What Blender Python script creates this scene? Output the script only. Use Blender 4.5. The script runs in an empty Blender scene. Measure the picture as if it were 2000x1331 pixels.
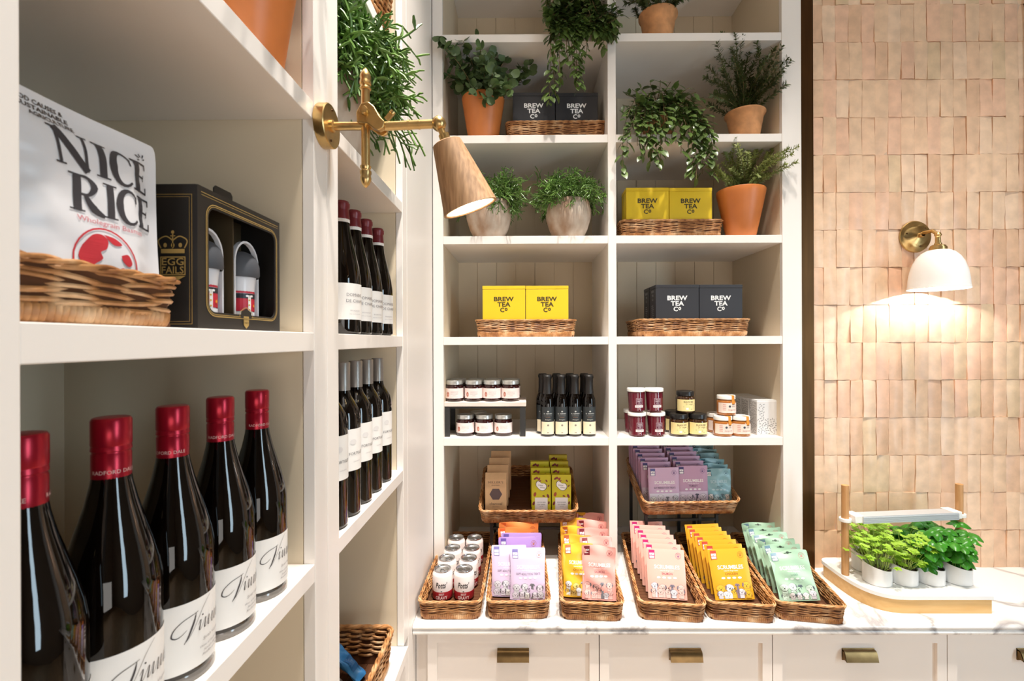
import bpy, bmesh, math, random
from mathutils import Vector, Matrix, Euler
from mathutils.geometry import tessellate_polygon
random.seed(7)
PI = math.pi
SC = bpy.context.scene
COL = SC.collection
# ------------------------------------------------------------------ camera
F = 920.0; CX, CY = 1019.0, 666.0; CAMZ = 1.8
cam_d = bpy.data.cameras.new('camera'); cam = bpy.data.objects.new('camera', cam_d); COL.objects.link(cam)
cam.location = (0, 0, CAMZ)
YAW = 0.0055; ROLL = -0.0035
RM = Matrix.Rotation(YAW, 3, 'Z') @ Matrix.Rotation(PI/2, 3, 'X') @ Matrix.Rotation(ROLL, 3, 'Z')
cam.rotation_euler = RM.to_euler()
cam_d.sensor_fit = 'HORIZONTAL'; cam_d.sensor_width = 36.0
cam_d.lens = 36.0 * F / 2000.0
cam_d.shift_x = -(CX - 1000.0) / 2000.0
cam_d.shift_y = (CY - 665.5) / 2000.0
cam_d.clip_start = 0.02
cam_d.dof.use_dof = True; cam_d.dof.focus_distance = 1.7; cam_d.dof.aperture_fstop = 9.0
SC.camera = cam
def W(px, py, Y):
    """point of the room seen at photo pixel (px, py) on the plane y = Y"""
    d = RM @ Vector(((px - CX) / F, -(py - CY) / F, -1.0))
    return Vector((0, 0, CAMZ)) + d * (Y / d.y)
def WX(px, py, X):
    d = RM @ Vector(((px - CX) / F, -(py - CY) / F, -1.0))
    return Vector((0, 0, CAMZ)) + d * (X / d.x)
# ------------------------------------------------------------------ world, light, exposure
wd = bpy.data.worlds.new('world'); SC.world = wd; wd.use_nodes = True
bg = wd.node_tree.nodes['Background']
bg.inputs[0].default_value = (1.0, 0.93, 0.84, 1); bg.inputs[1].default_value = 0.10
SC.view_settings.view_transform = 'Standard'; SC.view_settings.look = 'None'
SC.view_settings.gamma = 1.0; SC.view_settings.use_curve_mapping = False
SC.view_settings.exposure = 0.14
def spot(name, loc, target, power, size=75, blend=0.6, col=(1, 0.86, 0.70), rad=0.035):
    l = bpy.data.lights.new(name, 'SPOT'); l.energy = power; l.color = col
    l.spot_size = math.radians(size); l.spot_blend = blend; l.shadow_soft_size = rad
    o = bpy.data.objects.new(name, l); COL.objects.link(o); o.location = loc
    o.rotation_euler = (Vector(target) - Vector(loc)).to_track_quat('-Z', 'Y').to_euler()
    return o
def area(name, loc, target, power, sx, sy, col, spread=180):
    l = bpy.data.lights.new(name, 'AREA'); l.energy = power; l.color = col
    l.shape = 'RECTANGLE'; l.size = sx; l.size_y = sy; l.spread = math.radians(spread)
    o = bpy.data.objects.new(name, l); COL.objects.link(o); o.location = loc
    o.rotation_euler = (Vector(target) - Vector(loc)).to_track_quat('-Z', 'Y').to_euler()
    return o
WARM = (1.0, 0.94, 0.865)
spot('downlight_aisle', (0.16, 0.35, 4.45), (-0.38, 0.60, 1.2), 230, 60, 0.9, WARM)
spot('downlight_aisle', (0.12, 1.00, 4.45), (-0.42, 1.10, 1.2), 200, 58, 0.9, WARM)
spot('downlight_bay', (0.05, 0.85, 4.45), (0.02, 1.50, 0.9), 330, 48, 1.0, WARM)
spot('downlight_bay', (0.66, 0.85, 4.45), (0.70, 1.50, 0.9), 330, 48, 1.0, WARM)
spot('downlight_tiles', (1.20, 0.95, 4.45), (1.35, 1.50, 0.9), 170, 48, 1.0, WARM)
spot('downlight_tiles', (1.95, 0.95, 4.45), (1.75, 1.50, 0.9), 170, 48, 1.0, WARM)
area('window_daylight', (2.95, -0.75, 1.75), (-0.4, 0.7, 1.5), 42, 0.55, 2.3, (0.66, 0.86, 1.0))
area('low_front_fill', (1.0, -2.9, 0.85), (0.2, 1.0, 1.0), 32, 2.6, 1.3, (1.0, 0.94, 0.88))  # added low fill from behind the camera, not an actual shopfront
area('overhead_fill', (0.8, -0.9, 4.4), (0.5, 1.8, 1.3), 7, 1.2, 1.0, (1.0, 0.93, 0.86))  # added soft fill from overhead, no actual fitting
# ------------------------------------------------------------------ materials
def lin(c):
    if isinstance(c, str):
        c = c.lstrip('#'); c = [int(c[i:i+2], 16) / 255 for i in (0, 2, 4)]
    return tuple((x / 12.92 if x <= 0.04045 else ((x + 0.055) / 1.055) ** 2.4) for x in c)
MATS = {}
def mat(name, col, rough=0.5, metal=0.0, noise=0.0, nscale=30.0, bump=0.0, bscale=60.0, coat=0.0, trans=0.0,
        stretch=None, emit=0.0, col2=None, spec=0.5, bdist=0.002):
    if name in MATS: return MATS[name]
    m = bpy.data.materials.new(name); m.use_nodes = True
    nt = m.node_tree; b = nt.nodes['Principled BSDF']; L = nt.links
    c = lin(col)
    b.inputs['Base Color'].default_value = (*c, 1); b.inputs['Roughness'].default_value = rough
    b.inputs['Metallic'].default_value = metal; b.inputs['Specular IOR Level'].default_value = spec
    if coat: b.inputs['Coat Weight'].default_value = coat; b.inputs['Coat Roughness'].default_value = 0.08
    if noise or bump or col2:
        tc = nt.nodes.new('ShaderNodeTexCoord'); mp = nt.nodes.new('ShaderNodeMapping')
        L.new(tc.outputs['Object'], mp.inputs[0])
        if stretch: mp.inputs['Scale'].default_value = stretch
    if noise or col2:
        n = nt.nodes.new('ShaderNodeTexNoise'); n.inputs['Scale'].default_value = nscale; n.inputs['Detail'].default_value = 5
        L.new(mp.outputs[0], n.inputs['Vector'])
        r = nt.nodes.new('ShaderNodeValToRGB'); L.new(n.outputs['Fac'], r.inputs[0]); L.new(r.outputs[0], b.inputs['Base Color'])
        if col2:
            a0, a1 = c, lin(col2)
        else:
            a0 = tuple(x * (1 - noise) for x in c); a1 = tuple(min(1, x * (1 + noise)) for x in c)
        r.color_ramp.elements[0].position = 0.33; r.color_ramp.elements[0].color = (*a0, 1)
        r.color_ramp.elements[1].position = 0.67; r.color_ramp.elements[1].color = (*a1, 1)
    if bump:
        n2 = nt.nodes.new('ShaderNodeTexNoise'); n2.inputs['Scale'].default_value = bscale; n2.inputs['Detail'].default_value = 4
        L.new(mp.outputs[0], n2.inputs['Vector'])
        bp = nt.nodes.new('ShaderNodeBump'); bp.inputs['Strength'].default_value = bump; bp.inputs['Distance'].default_value = bdist
        L.new(n2.outputs['Fac'], bp.inputs['Height']); L.new(bp.outputs[0], b.inputs['Normal'])
    if trans:
        t = nt.nodes.new('ShaderNodeBsdfTranslucent'); t.inputs[0].default_value = (*c, 1)
        mx = nt.nodes.new('ShaderNodeMixShader'); mx.inputs[0].default_value = trans
        L.new(b.outputs[0], mx.inputs[1]); L.new(t.outputs[0], mx.inputs[2])
        L.new(mx.outputs[0], nt.nodes['Material Output'].inputs[0])
    if emit:
        b.inputs['Emission Color'].default_value = (*c, 1); b.inputs['Emission Strength'].default_value = emit
    MATS[name] = m; return m
def flat(col, rough=0.45):
    return mat('print_' + col.lstrip('#') + ('' if rough == 0.45 else '_%d' % (rough * 100)), col, rough)
M = {}
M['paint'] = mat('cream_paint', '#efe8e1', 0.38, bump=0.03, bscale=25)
M['paint_shade'] = mat('cream_paint_shaded', '#dccbb0', 0.55)  # same cream paint, tinted darker and warmer for the shade inside the cells
M['cab'] = mat('cabinet_paint', '#ece4dd', 0.42)
M['blackmetal'] = mat('black_metal', '#2b2a29', 0.5)
M['brass'] = mat('aged_brass', '#cfae74', 0.32, 1.0, noise=0.12, nscale=45, bump=0.06, bscale=300)
M['bronze'] = mat('bronze_trim', '#50351a', 0.38, 0.85, noise=0.15, nscale=10, stretch=(6, 6, 0.5))
M['pull'] = mat('antique_pull_brass', '#7d6442', 0.30, 1.0, noise=0.15, nscale=40)
M['oak'] = mat('oak', '#8c6844', 0.65, col2='#b98f66', nscale=11, stretch=(16, 16, 1.2), bump=0.05, bscale=40)
M['plywood'] = mat('planter_wood', '#d6a766', 0.45, col2='#e0b678', nscale=6, stretch=(1, 8, 12))
M['white'] = mat('white_plastic', '#f4f2ee', 0.3)
M['dark_glass'] = mat('dark_wine_glass', '#060302', 0.03, spec=0.55)
M['terracotta'] = mat('terracotta', '#d07a3d', 0.42, noise=0.10, nscale=9, bump=0.05, bscale=60)
M['terracotta_rough'] = mat('rustic_terracotta', '#c98f5e', 0.75, noise=0.22, nscale=22, bump=0.25, bscale=90)
M['whitewash'] = mat('whitewashed_clay', '#a17b5c', 0.8, col2='#cfbfae', nscale=14, stretch=(1, 1, 0.6), bump=0.2, bscale=80)
M['soil'] = mat('potting_soil', '#3a2a1c', 0.95, bump=0.6, bscale=150, bdist=0.004)
M['leaf_dark'] = mat('leaf_dark', '#4a562b', 0.42, noise=0.35, nscale=14, trans=0.12)
M['leaf_round'] = mat('leaf_round', '#50653a', 0.5, noise=0.3, nscale=14, trans=0.15)
M['leaf_trail'] = mat('leaf_trailing', '#566b34', 0.33, noise=0.5, nscale=22, trans=0.12)
M['rhip'] = mat('pencil_stem_green', '#577832', 0.4, noise=0.35, nscale=18)
M['rosemary'] = mat('needle_green', '#5b6f3a', 0.5, noise=0.3, nscale=16, trans=0.1)
M['rosemary_l'] = mat('needle_light', '#96a05c', 0.5, noise=0.3, nscale=16, trans=0.15)
M['stem'] = mat('stem_brown', '#6d5a36', 0.7)
M['stem_g'] = mat('stem_green', '#9db04e', 0.6)
M['basil'] = mat('basil_green', '#3f8a24', 0.28, noise=0.25, nscale=25, trans=0.2)
M['coriander'] = mat('coriander_green', '#9cc23a', 0.45, noise=0.25, nscale=25, trans=0.25)
M['moss'] = mat('moss', '#6d6a2a', 0.9, noise=0.4, nscale=60, bump=0.8, bscale=120, bdist=0.004)
def wicker_mat(name, a, b_, dark):
    m = bpy.data.materials.new(name); m.use_nodes = True; nt = m.node_tree; L = nt.links
    b = nt.nodes['Principled BSDF']; b.inputs['Roughness'].default_value = 0.5
    tc = nt.nodes.new('ShaderNodeTexCoord')
    n = nt.nodes.new('ShaderNodeTexNoise'); n.inputs['Scale'].default_value = 28; n.inputs['Detail'].default_value = 6
    L.new(tc.outputs['Object'], n.inputs['Vector'])
    r = nt.nodes.new('ShaderNodeValToRGB'); L.new(n.outputs['Fac'], r.inputs[0]); L.new(r.outputs[0], b.inputs['Base Color'])
    e = r.color_ramp.elements; e[0].position = 0.30; e[0].color = (*lin(dark), 1); e[1].position = 0.72; e[1].color = (*lin(b_), 1)
    k = e.new(0.5); k.color = (*lin(a), 1)
    MATS[name] = m; return m
M['wicker'] = wicker_mat('wicker', '#b8824e', '#dcb68c', '#7d4820')
M['wicker_shade'] = mat('wicker_shaded', '#5a3418', 0.85)  # wicker darkened in colour to stand for shade inside the baskets
def marble():
    m = bpy.data.materials.new('marble'); m.use_nodes = True; nt = m.node_tree; L = nt.links
    b = nt.nodes['Principled BSDF']; b.inputs['Roughness'].default_value = 0.16
    tc = nt.nodes.new('ShaderNodeTexCoord'); mp = nt.nodes.new('ShaderNodeMapping'); mp.inputs['Rotation'].default_value = (0.3, 0.4, 0.5); mp.inputs['Location'].default_value = (1.7, 0.6, 0.2)
    L.new(tc.outputs['Object'], mp.inputs[0])
    n = nt.nodes.new('ShaderNodeTexNoise'); n.inputs['Scale'].default_value = 3.1; n.inputs['Detail'].default_value = 8; n.inputs['Distortion'].default_value = 1.3
    L.new(mp.outputs[0], n.inputs['Vector'])
    s = nt.nodes.new('ShaderNodeMath'); s.operation = 'SUBTRACT'; s.inputs[1].default_value = 0.5; L.new(n.outputs['Fac'], s.inputs[0])
    a = nt.nodes.new('ShaderNodeMath'); a.operation = 'ABSOLUTE'; L.new(s.outputs[0], a.inputs[0])
    r = nt.nodes.new('ShaderNodeValToRGB'); L.new(a.outputs[0], r.inputs[0])
    r.color_ramp.elements[0].position = 0.0; r.color_ramp.elements[0].color = (*lin('#a8a2a1'), 1)
    r.color_ramp.elements[1].position = 0.05; r.color_ramp.elements[1].color = (*lin('#efece8'), 1)
    n3 = nt.nodes.new('ShaderNodeTexNoise'); n3.inputs['Scale'].default_value = 1.7; n3.inputs['Detail'].default_value = 3; L.new(mp.outputs[0], n3.inputs['Vector'])
    r3 = nt.nodes.new('ShaderNodeValToRGB'); L.new(n3.outputs['Fac'], r3.inputs[0]); r3.color_ramp.elements[0].position = 0.36; r3.color_ramp.elements[1].position = 0.52
    mx = nt.nodes.new('ShaderNodeMix'); mx.data_type = 'RGBA'; L.new(r3.outputs[0], mx.inputs['Factor'])
    mx.inputs['A'].default_value = (*lin('#f3f0ec'), 1); L.new(r.outputs[0], mx.inputs['B'])
    L.new(mx.outputs['Result'], b.inputs['Base Color']); return m
M['marble'] = marble()
# ------------------------------------------------------------------ object helpers
def thing(name, label, cat, loc=(0, 0, 0), rz=0.0, group=None, rot=None):
    o = bpy.data.objects.new(name, None); COL.objects.link(o); o.empty_display_size = 0.02
    o.location = loc; o.rotation_euler = rot if rot else (0, 0, rz)
    tag(o, label, cat, group); return o
def tag(o, label=None, cat=None, group=None, kind=None):
    if label: o['label'] = label
    if cat: o['category'] = cat
    if group: o['group'] = group
    if kind: o['kind'] = kind
    return o
def dup(root, loc=None, rot=None, label=None, group=None):
    r = root.copy(); COL.objects.link(r)
    if loc is not None: r.location = loc
    if rot is not None: r.rotation_euler = rot if hasattr(rot, '__len__') else (0, 0, rot)
    if label: r['label'] = label
    if group: r['group'] = group
    for ch in list(root.children):
        c = ch.copy(); COL.objects.link(c); c.parent = r
        for g in list(ch.children):
            d = g.copy(); COL.objects.link(d); d.parent = c
    return r
class MB:
    def __init__(s): s.v = []; s.f = []; s.m = []; s.mi = 0
    def add(s, vs, fs):
        o = len(s.v); s.v.extend([tuple(v) for v in vs]); s.f.extend([tuple(i + o for i in f) for f in fs]); s.m.extend([s.mi] * len(fs))
    def box(s, x0, y0, z0, x1, y1, z1, mtx=None):
        vs = [(x, y, z) for z in (z0, z1) for y in (y0, y1) for x in (x0, x1)]
        if mtx is not None: vs = [mtx @ Vector(v) for v in vs]
        s.add(vs, [(0, 2, 3, 1), (4, 5, 7, 6), (0, 1, 5, 4), (2, 6, 7, 3), (0, 4, 6, 2), (1, 3, 7, 5)])
    def tube(s, pts, r, n=6, cap=True):
        pts = [Vector(p) for p in pts]; k = len(pts); vs = []; fs = []
        rr = r if hasattr(r, '__len__') else [r] * k
        t0 = (pts[1] - pts[0]).normalized(); up = Vector((0, 0, 1)) if abs(t0.z) < 0.9 else Vector((1, 0, 0))
        a = t0.cross(up).normalized()
        for i, p in enumerate(pts):
            t = (pts[min(i + 1, k - 1)] - pts[max(i - 1, 0)]).normalized()
            a = (a - t * a.dot(t)).normalized(); b = t.cross(a)
            for j in range(n):
                w = 2 * PI * j / n; vs.append(p + (a * math.cos(w) + b * math.sin(w)) * rr[i])
        for i in range(k - 1):
            for j in range(n):
                j2 = (j + 1) % n; fs.append((i * n + j, i * n + j2, (i + 1) * n + j2, (i + 1) * n + j))
        if cap: fs.append(tuple(range(n - 1, -1, -1))); fs.append(tuple((k - 1) * n + j for j in range(n)))
        s.add(vs, fs)
    def loop(s, pts, r, n=5):
        """closed tube in roughly horizontal loop"""
        k = len(pts); vs = []; fs = []
        for i in range(k):
            p = pts[i]; t = (pts[(i + 1) % k] - pts[i - 1]).normalized(); a = t.cross(Vector((0, 0, 1))).normalized(); b = a.cross(t)
            for j in range(n):
                w = 2 * PI * j / n; vs.append(p + (a * math.cos(w) + b * math.sin(w)) * r)
        for i in range(k):
            i2 = (i + 1) % k
            for j in range(n):
                j2 = (j + 1) % n; fs.append((i * n + j, i * n + j2, i2 * n + j2, i2 * n + j))
        s.add(vs, fs)
    def lathe(s, prof, n=32, mtx=None, a0=0, a1=2 * PI):
        full = abs(a1 - a0 - 2 * PI) < 1e-6; cols = n if full else n + 1; vs = []; fs = []
        for (r, z) in prof:
            for j in range(cols):
                w = a0 + (a1 - a0) * j / n; vs.append(Vector((r * math.cos(w), r * math.sin(w), z)))
        if mtx is not None: vs = [mtx @ v for v in vs]
        for i in range(len(prof) - 1):
            for j in range(n):
                j2 = (j + 1) % cols; fs.append((i * cols + j, i * cols + j2, (i + 1) * cols + j2, (i + 1) * cols + j))
        s.add(vs, fs)
    def grid(s, fn, nu, nv):
        vs = [fn(i / nu, j / nv) for j in range(nv + 1) for i in range(nu + 1)]
        s.add(vs, [(j * (nu + 1) + i, j * (nu + 1) + i + 1, (j + 1) * (nu + 1) + i + 1, (j + 1) * (nu + 1) + i) for j in range(nv) for i in range(nu)])
    def prism(s, poly, z0, z1, mtx=None):
        n = len(poly); vs = [Vector((x, y, z0)) for x, y in poly] + [Vector((x, y, z1)) for x, y in poly]
        if mtx is not None: vs = [mtx @ v for v in vs]
        tri = tessellate_polygon([[Vector((x, y, 0)) for x, y in poly]])
        fs = [tuple(t) for t in tri] + [tuple(i + n for i in reversed(t)) for t in tri]
        fs += [(i, (i + 1) % n, (i + 1) % n + n, i + n) for i in range(n)]
        s.add(vs, fs)
    def leaf(s, p, d, nrm, L_, Wd, cup=0.15, fold=0.12):
        d = d.normalized(); nrm = (nrm - d * nrm.dot(d))
        if nrm.length < 1e-4: nrm = d.orthogonal()
        nrm.normalize(); sd = d.cross(nrm)
        vs = [p]
        for t, w in ((0.25, 0.38), (0.55, 0.5), (0.82, 0.30)):
            c = p + d * (L_ * t) - nrm * (cup * L_ * t * t)
            vs += [c - sd * (Wd * w) + nrm * fold * Wd, c, c + sd * (Wd * w) + nrm * fold * Wd]
        vs.append(p + d * L_ - nrm * cup * L_)
        s.add(vs, [(0, 2, 1), (0, 3, 2), (1, 2, 5, 4), (2, 3, 6, 5), (4, 5, 8, 7), (5, 6, 9, 8), (7, 8, 10), (8, 9, 10)])
    def build(s, name, mats, parent=None, smooth=40, loc=None):
        me = bpy.data.meshes.new(name); me.from_pydata(s.v, [], s.f)
        if not isinstance(mats, (list, tuple)): mats = [mats]
        for m in mats: me.materials.append(m)
        if len(mats) > 1: me.polygons.foreach_set('material_index', s.m)
        bm = bmesh.new(); bm.from_mesh(me)
        bmesh.ops.recalc_face_normals(bm, faces=bm.faces); bm.to_mesh(me); bm.free()
        if smooth:
            me.polygons.foreach_set('use_smooth', [True] * len(me.polygons)); me.set_sharp_from_angle(angle=math.radians(smooth))
        me.update()
        o = bpy.data.objects.new(name, me); COL.objects.link(o)
        if parent: o.parent = parent
        if loc is not None: o.location = loc
        return o
def bevel(o, w=0.002, seg=2):
    m = o.modifiers.new('bevel', 'BEVEL'); m.width = w; m.segments = seg; m.limit_method = 'ANGLE'; m.angle_limit = math.radians(50); return o
def boxo(name, x0, y0, z0, x1, y1, z1, m, parent=None, bv=0.0):
    b = MB(); b.box(x0, y0, z0, x1, y1, z1); o = b.build(name, m, parent, smooth=0)
    if bv: bevel(o, bv)
    return o
def struct(o): o['kind'] = 'structure'; return o
def catmull(pts, k=6):
    out = []
    P = [pts[0]] + list(pts) + [pts[-1]]
    for i in range(1, len(P) - 2):
        for j in range(k):
            t = j / k; a, b, c, d = P[i-1], P[i], P[i+1], P[i+2]
            out.append(tuple(0.5 * (2*b[q] + (c[q]-a[q])*t + (2*a[q]-5*b[q]+4*c[q]-d[q])*t*t + (3*b[q]-a[q]-3*c[q]+d[q])*t**3) for q in range(len(a))))
    out.append(tuple(pts[-1])); return out
# ------------------------------------------------------------------ flat printing mapped on to surfaces
_G = {}
def glyphs(s, off, shear):
    k = (s, off, shear)
    if k not in _G:
        cu = bpy.data.curves.new('t', 'FONT'); cu.body = s; cu.size = 1; cu.resolution_u = 2; cu.offset = off; cu.shear = shear
        ob = bpy.data.objects.new('t', cu); me = bpy.data.meshes.new_from_object(ob)
        vs = [(v.co.x, v.co.y) for v in me.vertices]; fs = [tuple(p.vertices) for p in me.polygons]
        bpy.data.objects.remove(ob); bpy.data.curves.remove(cu); bpy.data.meshes.remove(me)
        x0 = min(v[0] for v in vs); x1 = max(v[0] for v in vs)
        _G[k] = ([(v[0] - (x0 + x1) / 2, v[1]) for v in vs], fs, x1 - x0)
    return _G[k]
class Art:
    def __init__(s): s.it = []
    def add(s, vs, fs, col, lay): s.it.append((vs, fs, col, lay)); return s
    def text(s, t, cx, y, h, col, w=None, off=0.0, shear=0.0, lay=2, rot=0.0):
        vs, fs, wd_ = glyphs(t, off, shear); sy = h / 0.72; sx = sy if w is None else w / wd_
        c, n = math.cos(rot), math.sin(rot)
        return s.add([(cx + x*sx*c - yy*sy*n, y + x*sx*n + yy*sy*c) for x, yy in vs], fs, col, lay)
    def rect(s, x0, y0, x1, y1, col, lay=0, nx=1, ny=1):
        vs = [(x0 + (x1-x0)*i/nx, y0 + (y1-y0)*j/ny) for j in range(ny+1) for i in range(nx+1)]
        return s.add(vs, [(j*(nx+1)+i, j*(nx+1)+i+1, (j+1)*(nx+1)+i+1, (j+1)*(nx+1)+i) for j in range(ny) for i in range(nx)], col, lay)
    def frame(s, x0, y0, x1, y1, t, col, lay=1):
        s.rect(x0, y0, x1, y0+t, col, lay, 4); s.rect(x0, y1-t, x1, y1, col, lay, 4)
        s.rect(x0, y0+t, x0+t, y1-t, col, lay, 1, 4); return s.rect(x1-t, y0+t, x1, y1-t, col, lay, 1, 4)
    def ell(s, cx, cy, rx, ry, col, lay=0, n=18, rings=2, rot=0.0):
        vs = [(cx, cy)]; fs = []; c, q = math.cos(rot), math.sin(rot)
        for k in range(1, rings+1):
            for i in range(n):
                a = 2*PI*i/n; x, y = rx*math.cos(a)*k/rings, ry*math.sin(a)*k/rings
                vs.append((cx + x*c - y*q, cy + x*q + y*c))
        for i in range(n): fs.append((0, 1+i, 1+(i+1) % n))
        for k in range(1, rings):
            for i in range(n):
                a, b = 1+(k-1)*n+i, 1+(k-1)*n+(i+1) % n; fs.append((a, a+n, b+n, b))
        return s.add(vs, fs, col, lay)
    def poly(s, pts, col, lay=1):
        tri = tessellate_polygon([[Vector((x, y, 0)) for x, y in pts]]); return s.add(list(pts), [tuple(t) for t in tri], col, lay)
    def stroke(s, pts, w, col, lay=2, k=5, smooth=True):
        p = catmull(pts, k) if smooth and len(pts) > 2 else list(pts)
        if len(p) < 6:
            q = [p[0]]
            for a, b in zip(p, p[1:]):
                m = max(1, int(math.hypot(b[0]-a[0], b[1]-a[1]) / 0.004)); q += [(a[0] + (b[0]-a[0])*j/m, a[1] + (b[1]-a[1])*j/m) for j in range(1, m+1)]
            if not hasattr(w, '__len__'): p = q
        n = len(p); vs = []
        for i in range(n):
            a = p[max(i-1, 0)]; b = p[min(i+1, n-1)]; dx, dy = b[0]-a[0], b[1]-a[1]; l = math.hypot(dx, dy) or 1
            ww = w
            if hasattr(w, '__len__'):
                q = i/(n-1)*(len(w)-1); j = min(int(q), len(w)-2); ww = w[j] + (w[j+1]-w[j])*(q-j)
            vs += [(p[i][0]-dy/l*ww/2, p[i][1]+dx/l*ww/2), (p[i][0]+dy/l*ww/2, p[i][1]-dx/l*ww/2)]
        return s.add(vs, [(2*i, 2*i+1, 2*i+3, 2*i+2) for i in range(n-1)], col, lay)
    def ring(s, cx, cy, rx, ry, w, col, lay=1, a0=0, a1=2*PI, n=20):
        return s.stroke([(cx+rx*math.cos(a0+(a1-a0)*i/n), cy+ry*math.sin(a0+(a1-a0)*i/n)) for i in range(n+1)], w, col, lay, smooth=False)
    def build(s, name, fn, parent, eps=0.0003, step=0.00012, rough=0.45):
        mb = MB(); cols = []
        for vs, fs, col, lay in s.it:
            if col not in cols: cols.append(col)
            mb.mi = cols.index(col); out = []
            for x, y in vs:
                p, n = fn(x, y); out.append(p + n * (eps + step * lay))
            mb.add(out, fs)
        me = bpy.data.meshes.new(name); me.from_pydata(mb.v, [], mb.f)
        for c in cols: me.materials.append(flat(c, rough) if c[0] == '#' else MATS[c])
        me.polygons.foreach_set('material_index', mb.m); me.update()
        o = bpy.data.objects.new(name, me); COL.objects.link(o)
        if parent: o.parent = parent
        return o
def on_cyl(r, zc, ang):
    def fn(x, y):
        a = ang + x / r; n = Vector((math.cos(a), math.sin(a), 0)); return n * r + Vector((0, 0, zc + y)), n
    return fn
def on_plane(o, right, up):
    o, right, up = Vector(o), Vector(right).normalized(), Vector(up).normalized(); n = right.cross(up)
    return lambda x, y: (o + right * x + up * y, n)
def label_band(name, r, z0, z1, ang, half, m, parent, n=24):
    b = MB(); b.lathe([(r, z0), (r, z1)], n, None, ang - half, ang + half); return b.build(name, m, parent)
# ------------------------------------------------------------------ room
XL = -0.358; YB = 1.84; YT = 1.868; CT = 0.90       # left unit plane, back unit plane, tile plane, counter top
LV = [1.42, 1.815, 2.21, 2.605, 3.0, 3.395, 3.79]           # shelf tops
TH = 0.031
DEP = 0.43
struct(boxo('floor', -1.0, -3.2, -0.05, 3.2, 2.5, 0.0, mat('floor_oak', '#bfa07c', 0.5, noise=0.15, nscale=5)))
struct(boxo('ceiling', -1.0, -3.2, 4.55, 3.2, 2.5, 4.6, mat('ceiling_paint', '#efe8de', 0.8)))
struct(boxo('wall_left', -0.92, -3.2, 0, -0.84, 2.5, 4.55, M['paint']))
M['shopwall'] = mat('shop_wall_paint', '#8a8074', 0.7)
struct(boxo('wall_right', 3.1, -3.2, 0, 3.2, 2.5, 4.55, M['shopwall']))
struct(boxo('wall_back', -0.84, 2.32, 0, 3.1, 2.4, 4.55, M['paint']))
b = MB(); b.box(-1.0, -3.2, 0, 0.25, -3.1, 4.55); b.box(1.25, -3.2, 0, 3.2, -3.1, 4.55); b.box(0.25, -3.2, 0, 1.25, -3.1, 0.7); b.box(0.25, -3.2, 3.1, 1.25, -3.1, 4.55)
struct(b.build('wall_front', M['shopwall'], None, 0))
# zellige tiles
tints = [(0.90, 0.75, 0.62), (0.91, 0.77, 0.64), (0.88, 0.72, 0.59), (0.92, 0.79, 0.67), (0.87, 0.71, 0.58), (0.90, 0.76, 0.63), (0.91, 0.74, 0.62), (0.87, 0.75, 0.61)]
TM = [mat('tile_glaze_%d' % i, t, 0.40, noise=0.10, nscale=24, bump=0.30, bscale=38, coat=0.08, bdist=0.003) for i, t in enumerate(tints)]
TX0, TX1 = W(1583.5, 700, YT).x, 1.985; TW = (W(1991, 700, YT).x - W(1583.5, 700, YT).x)/16; THt = 0.1483
b = MB(); rnd = random.Random(3)
b.mi = len(TM); b.box(TX0 - 0.02, YT + 0.004, CT, TX1 + 0.02, YT + 0.06, 4.55)
nr = int((4.55 - CT) / THt) + 1
for j in range(nr):
    xo = rnd.uniform(-0.002, 0.002)
    for i in range(17):
        x0 = TX0 + i * TW + xo; x1 = x0 + TW - rnd.uniform(0.0004, 0.0012); z0 = CT + j * THt + rnd.uniform(-0.002, 0.001); z1 = z0 + THt - rnd.uniform(0.0005, 0.0025)
        if z0 > 4.54: continue
        z1 = min(z1, 4.55); x0 = max(x0, TX0); x1 = min(x1, TX1 + 0.005)
        if x1 - x0 < 0.01: continue
        b.mi = rnd.choice([0, 1, 0, 1, 2, 3, 3, 4, 5, 5, 6, 6, 7]) if rnd.random() > 0.12 else rnd.randrange(len(TM))
        y = [YT - 0.002 + rnd.gauss(0, 0.0021) for _ in range(4)]
        e = 0.0022; yb = YT + 0.006; j_ = lambda: rnd.uniform(-0.0012, 0.0012)
        mid = [(x0 + (x1 - x0) * u + j_(), z0 + (z1 - z0) * v + j_()) for v in (0, .5, 1) for u in (0, .5, 1)]
        front = []
        def ys(u, v): return (y[0]*(1-u)+y[1]*u)*(1-v)+(y[2]*(1-u)+y[3]*u)*v - 0.0008 * (1 - abs(2*u-1)) 
        NU, NV = 4, 6; vs = []
        for v_ in range(NV + 1):
            for u_ in range(NU + 1):
                u, v = u_ / NU, v_ / NV
                u2 = min(max(u, e / (x1 - x0)), 1 - e / (x1 - x0)) if 0 < u < 1 else u
                edge = (u in (0, 1)) or (v in (0, 1))
                vs.append((x0 + (x1-x0) * u2 + (j_() if edge else 0), ys(u, v) + (0.0016 if edge else 0), z0 + (z1-z0) * v + (j_() if edge else 0)))
        k = len(vs)
        fs = [(q*(NU+1)+p_, q*(NU+1)+p_+1, (q+1)*(NU+1)+p_+1, (q+1)*(NU+1)+p_) for q in range(NV) for p_ in range(NU)]
        ring = [p_ for p_ in range(NU+1)] + [q*(NU+1)+NU for q in range(1, NV+1)] + [NV*(NU+1)+p_ for p_ in range(NU-1, -1, -1)] + [q*(NU+1) for q in range(NV-1, 0, -1)]
        vs += [(vs[r][0], yb, vs[r][2]) for r in ring]
        fs += [(ring[a], k + a, k + (a+1) % len(ring), ring[(a+1) % len(ring)]) for a in range(len(ring))]
        b.add(vs, fs)
o = b.build('wall_tiled', TM + [mat('grout', '#d3b59c', 0.85)], None, 35); struct(o)
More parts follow.
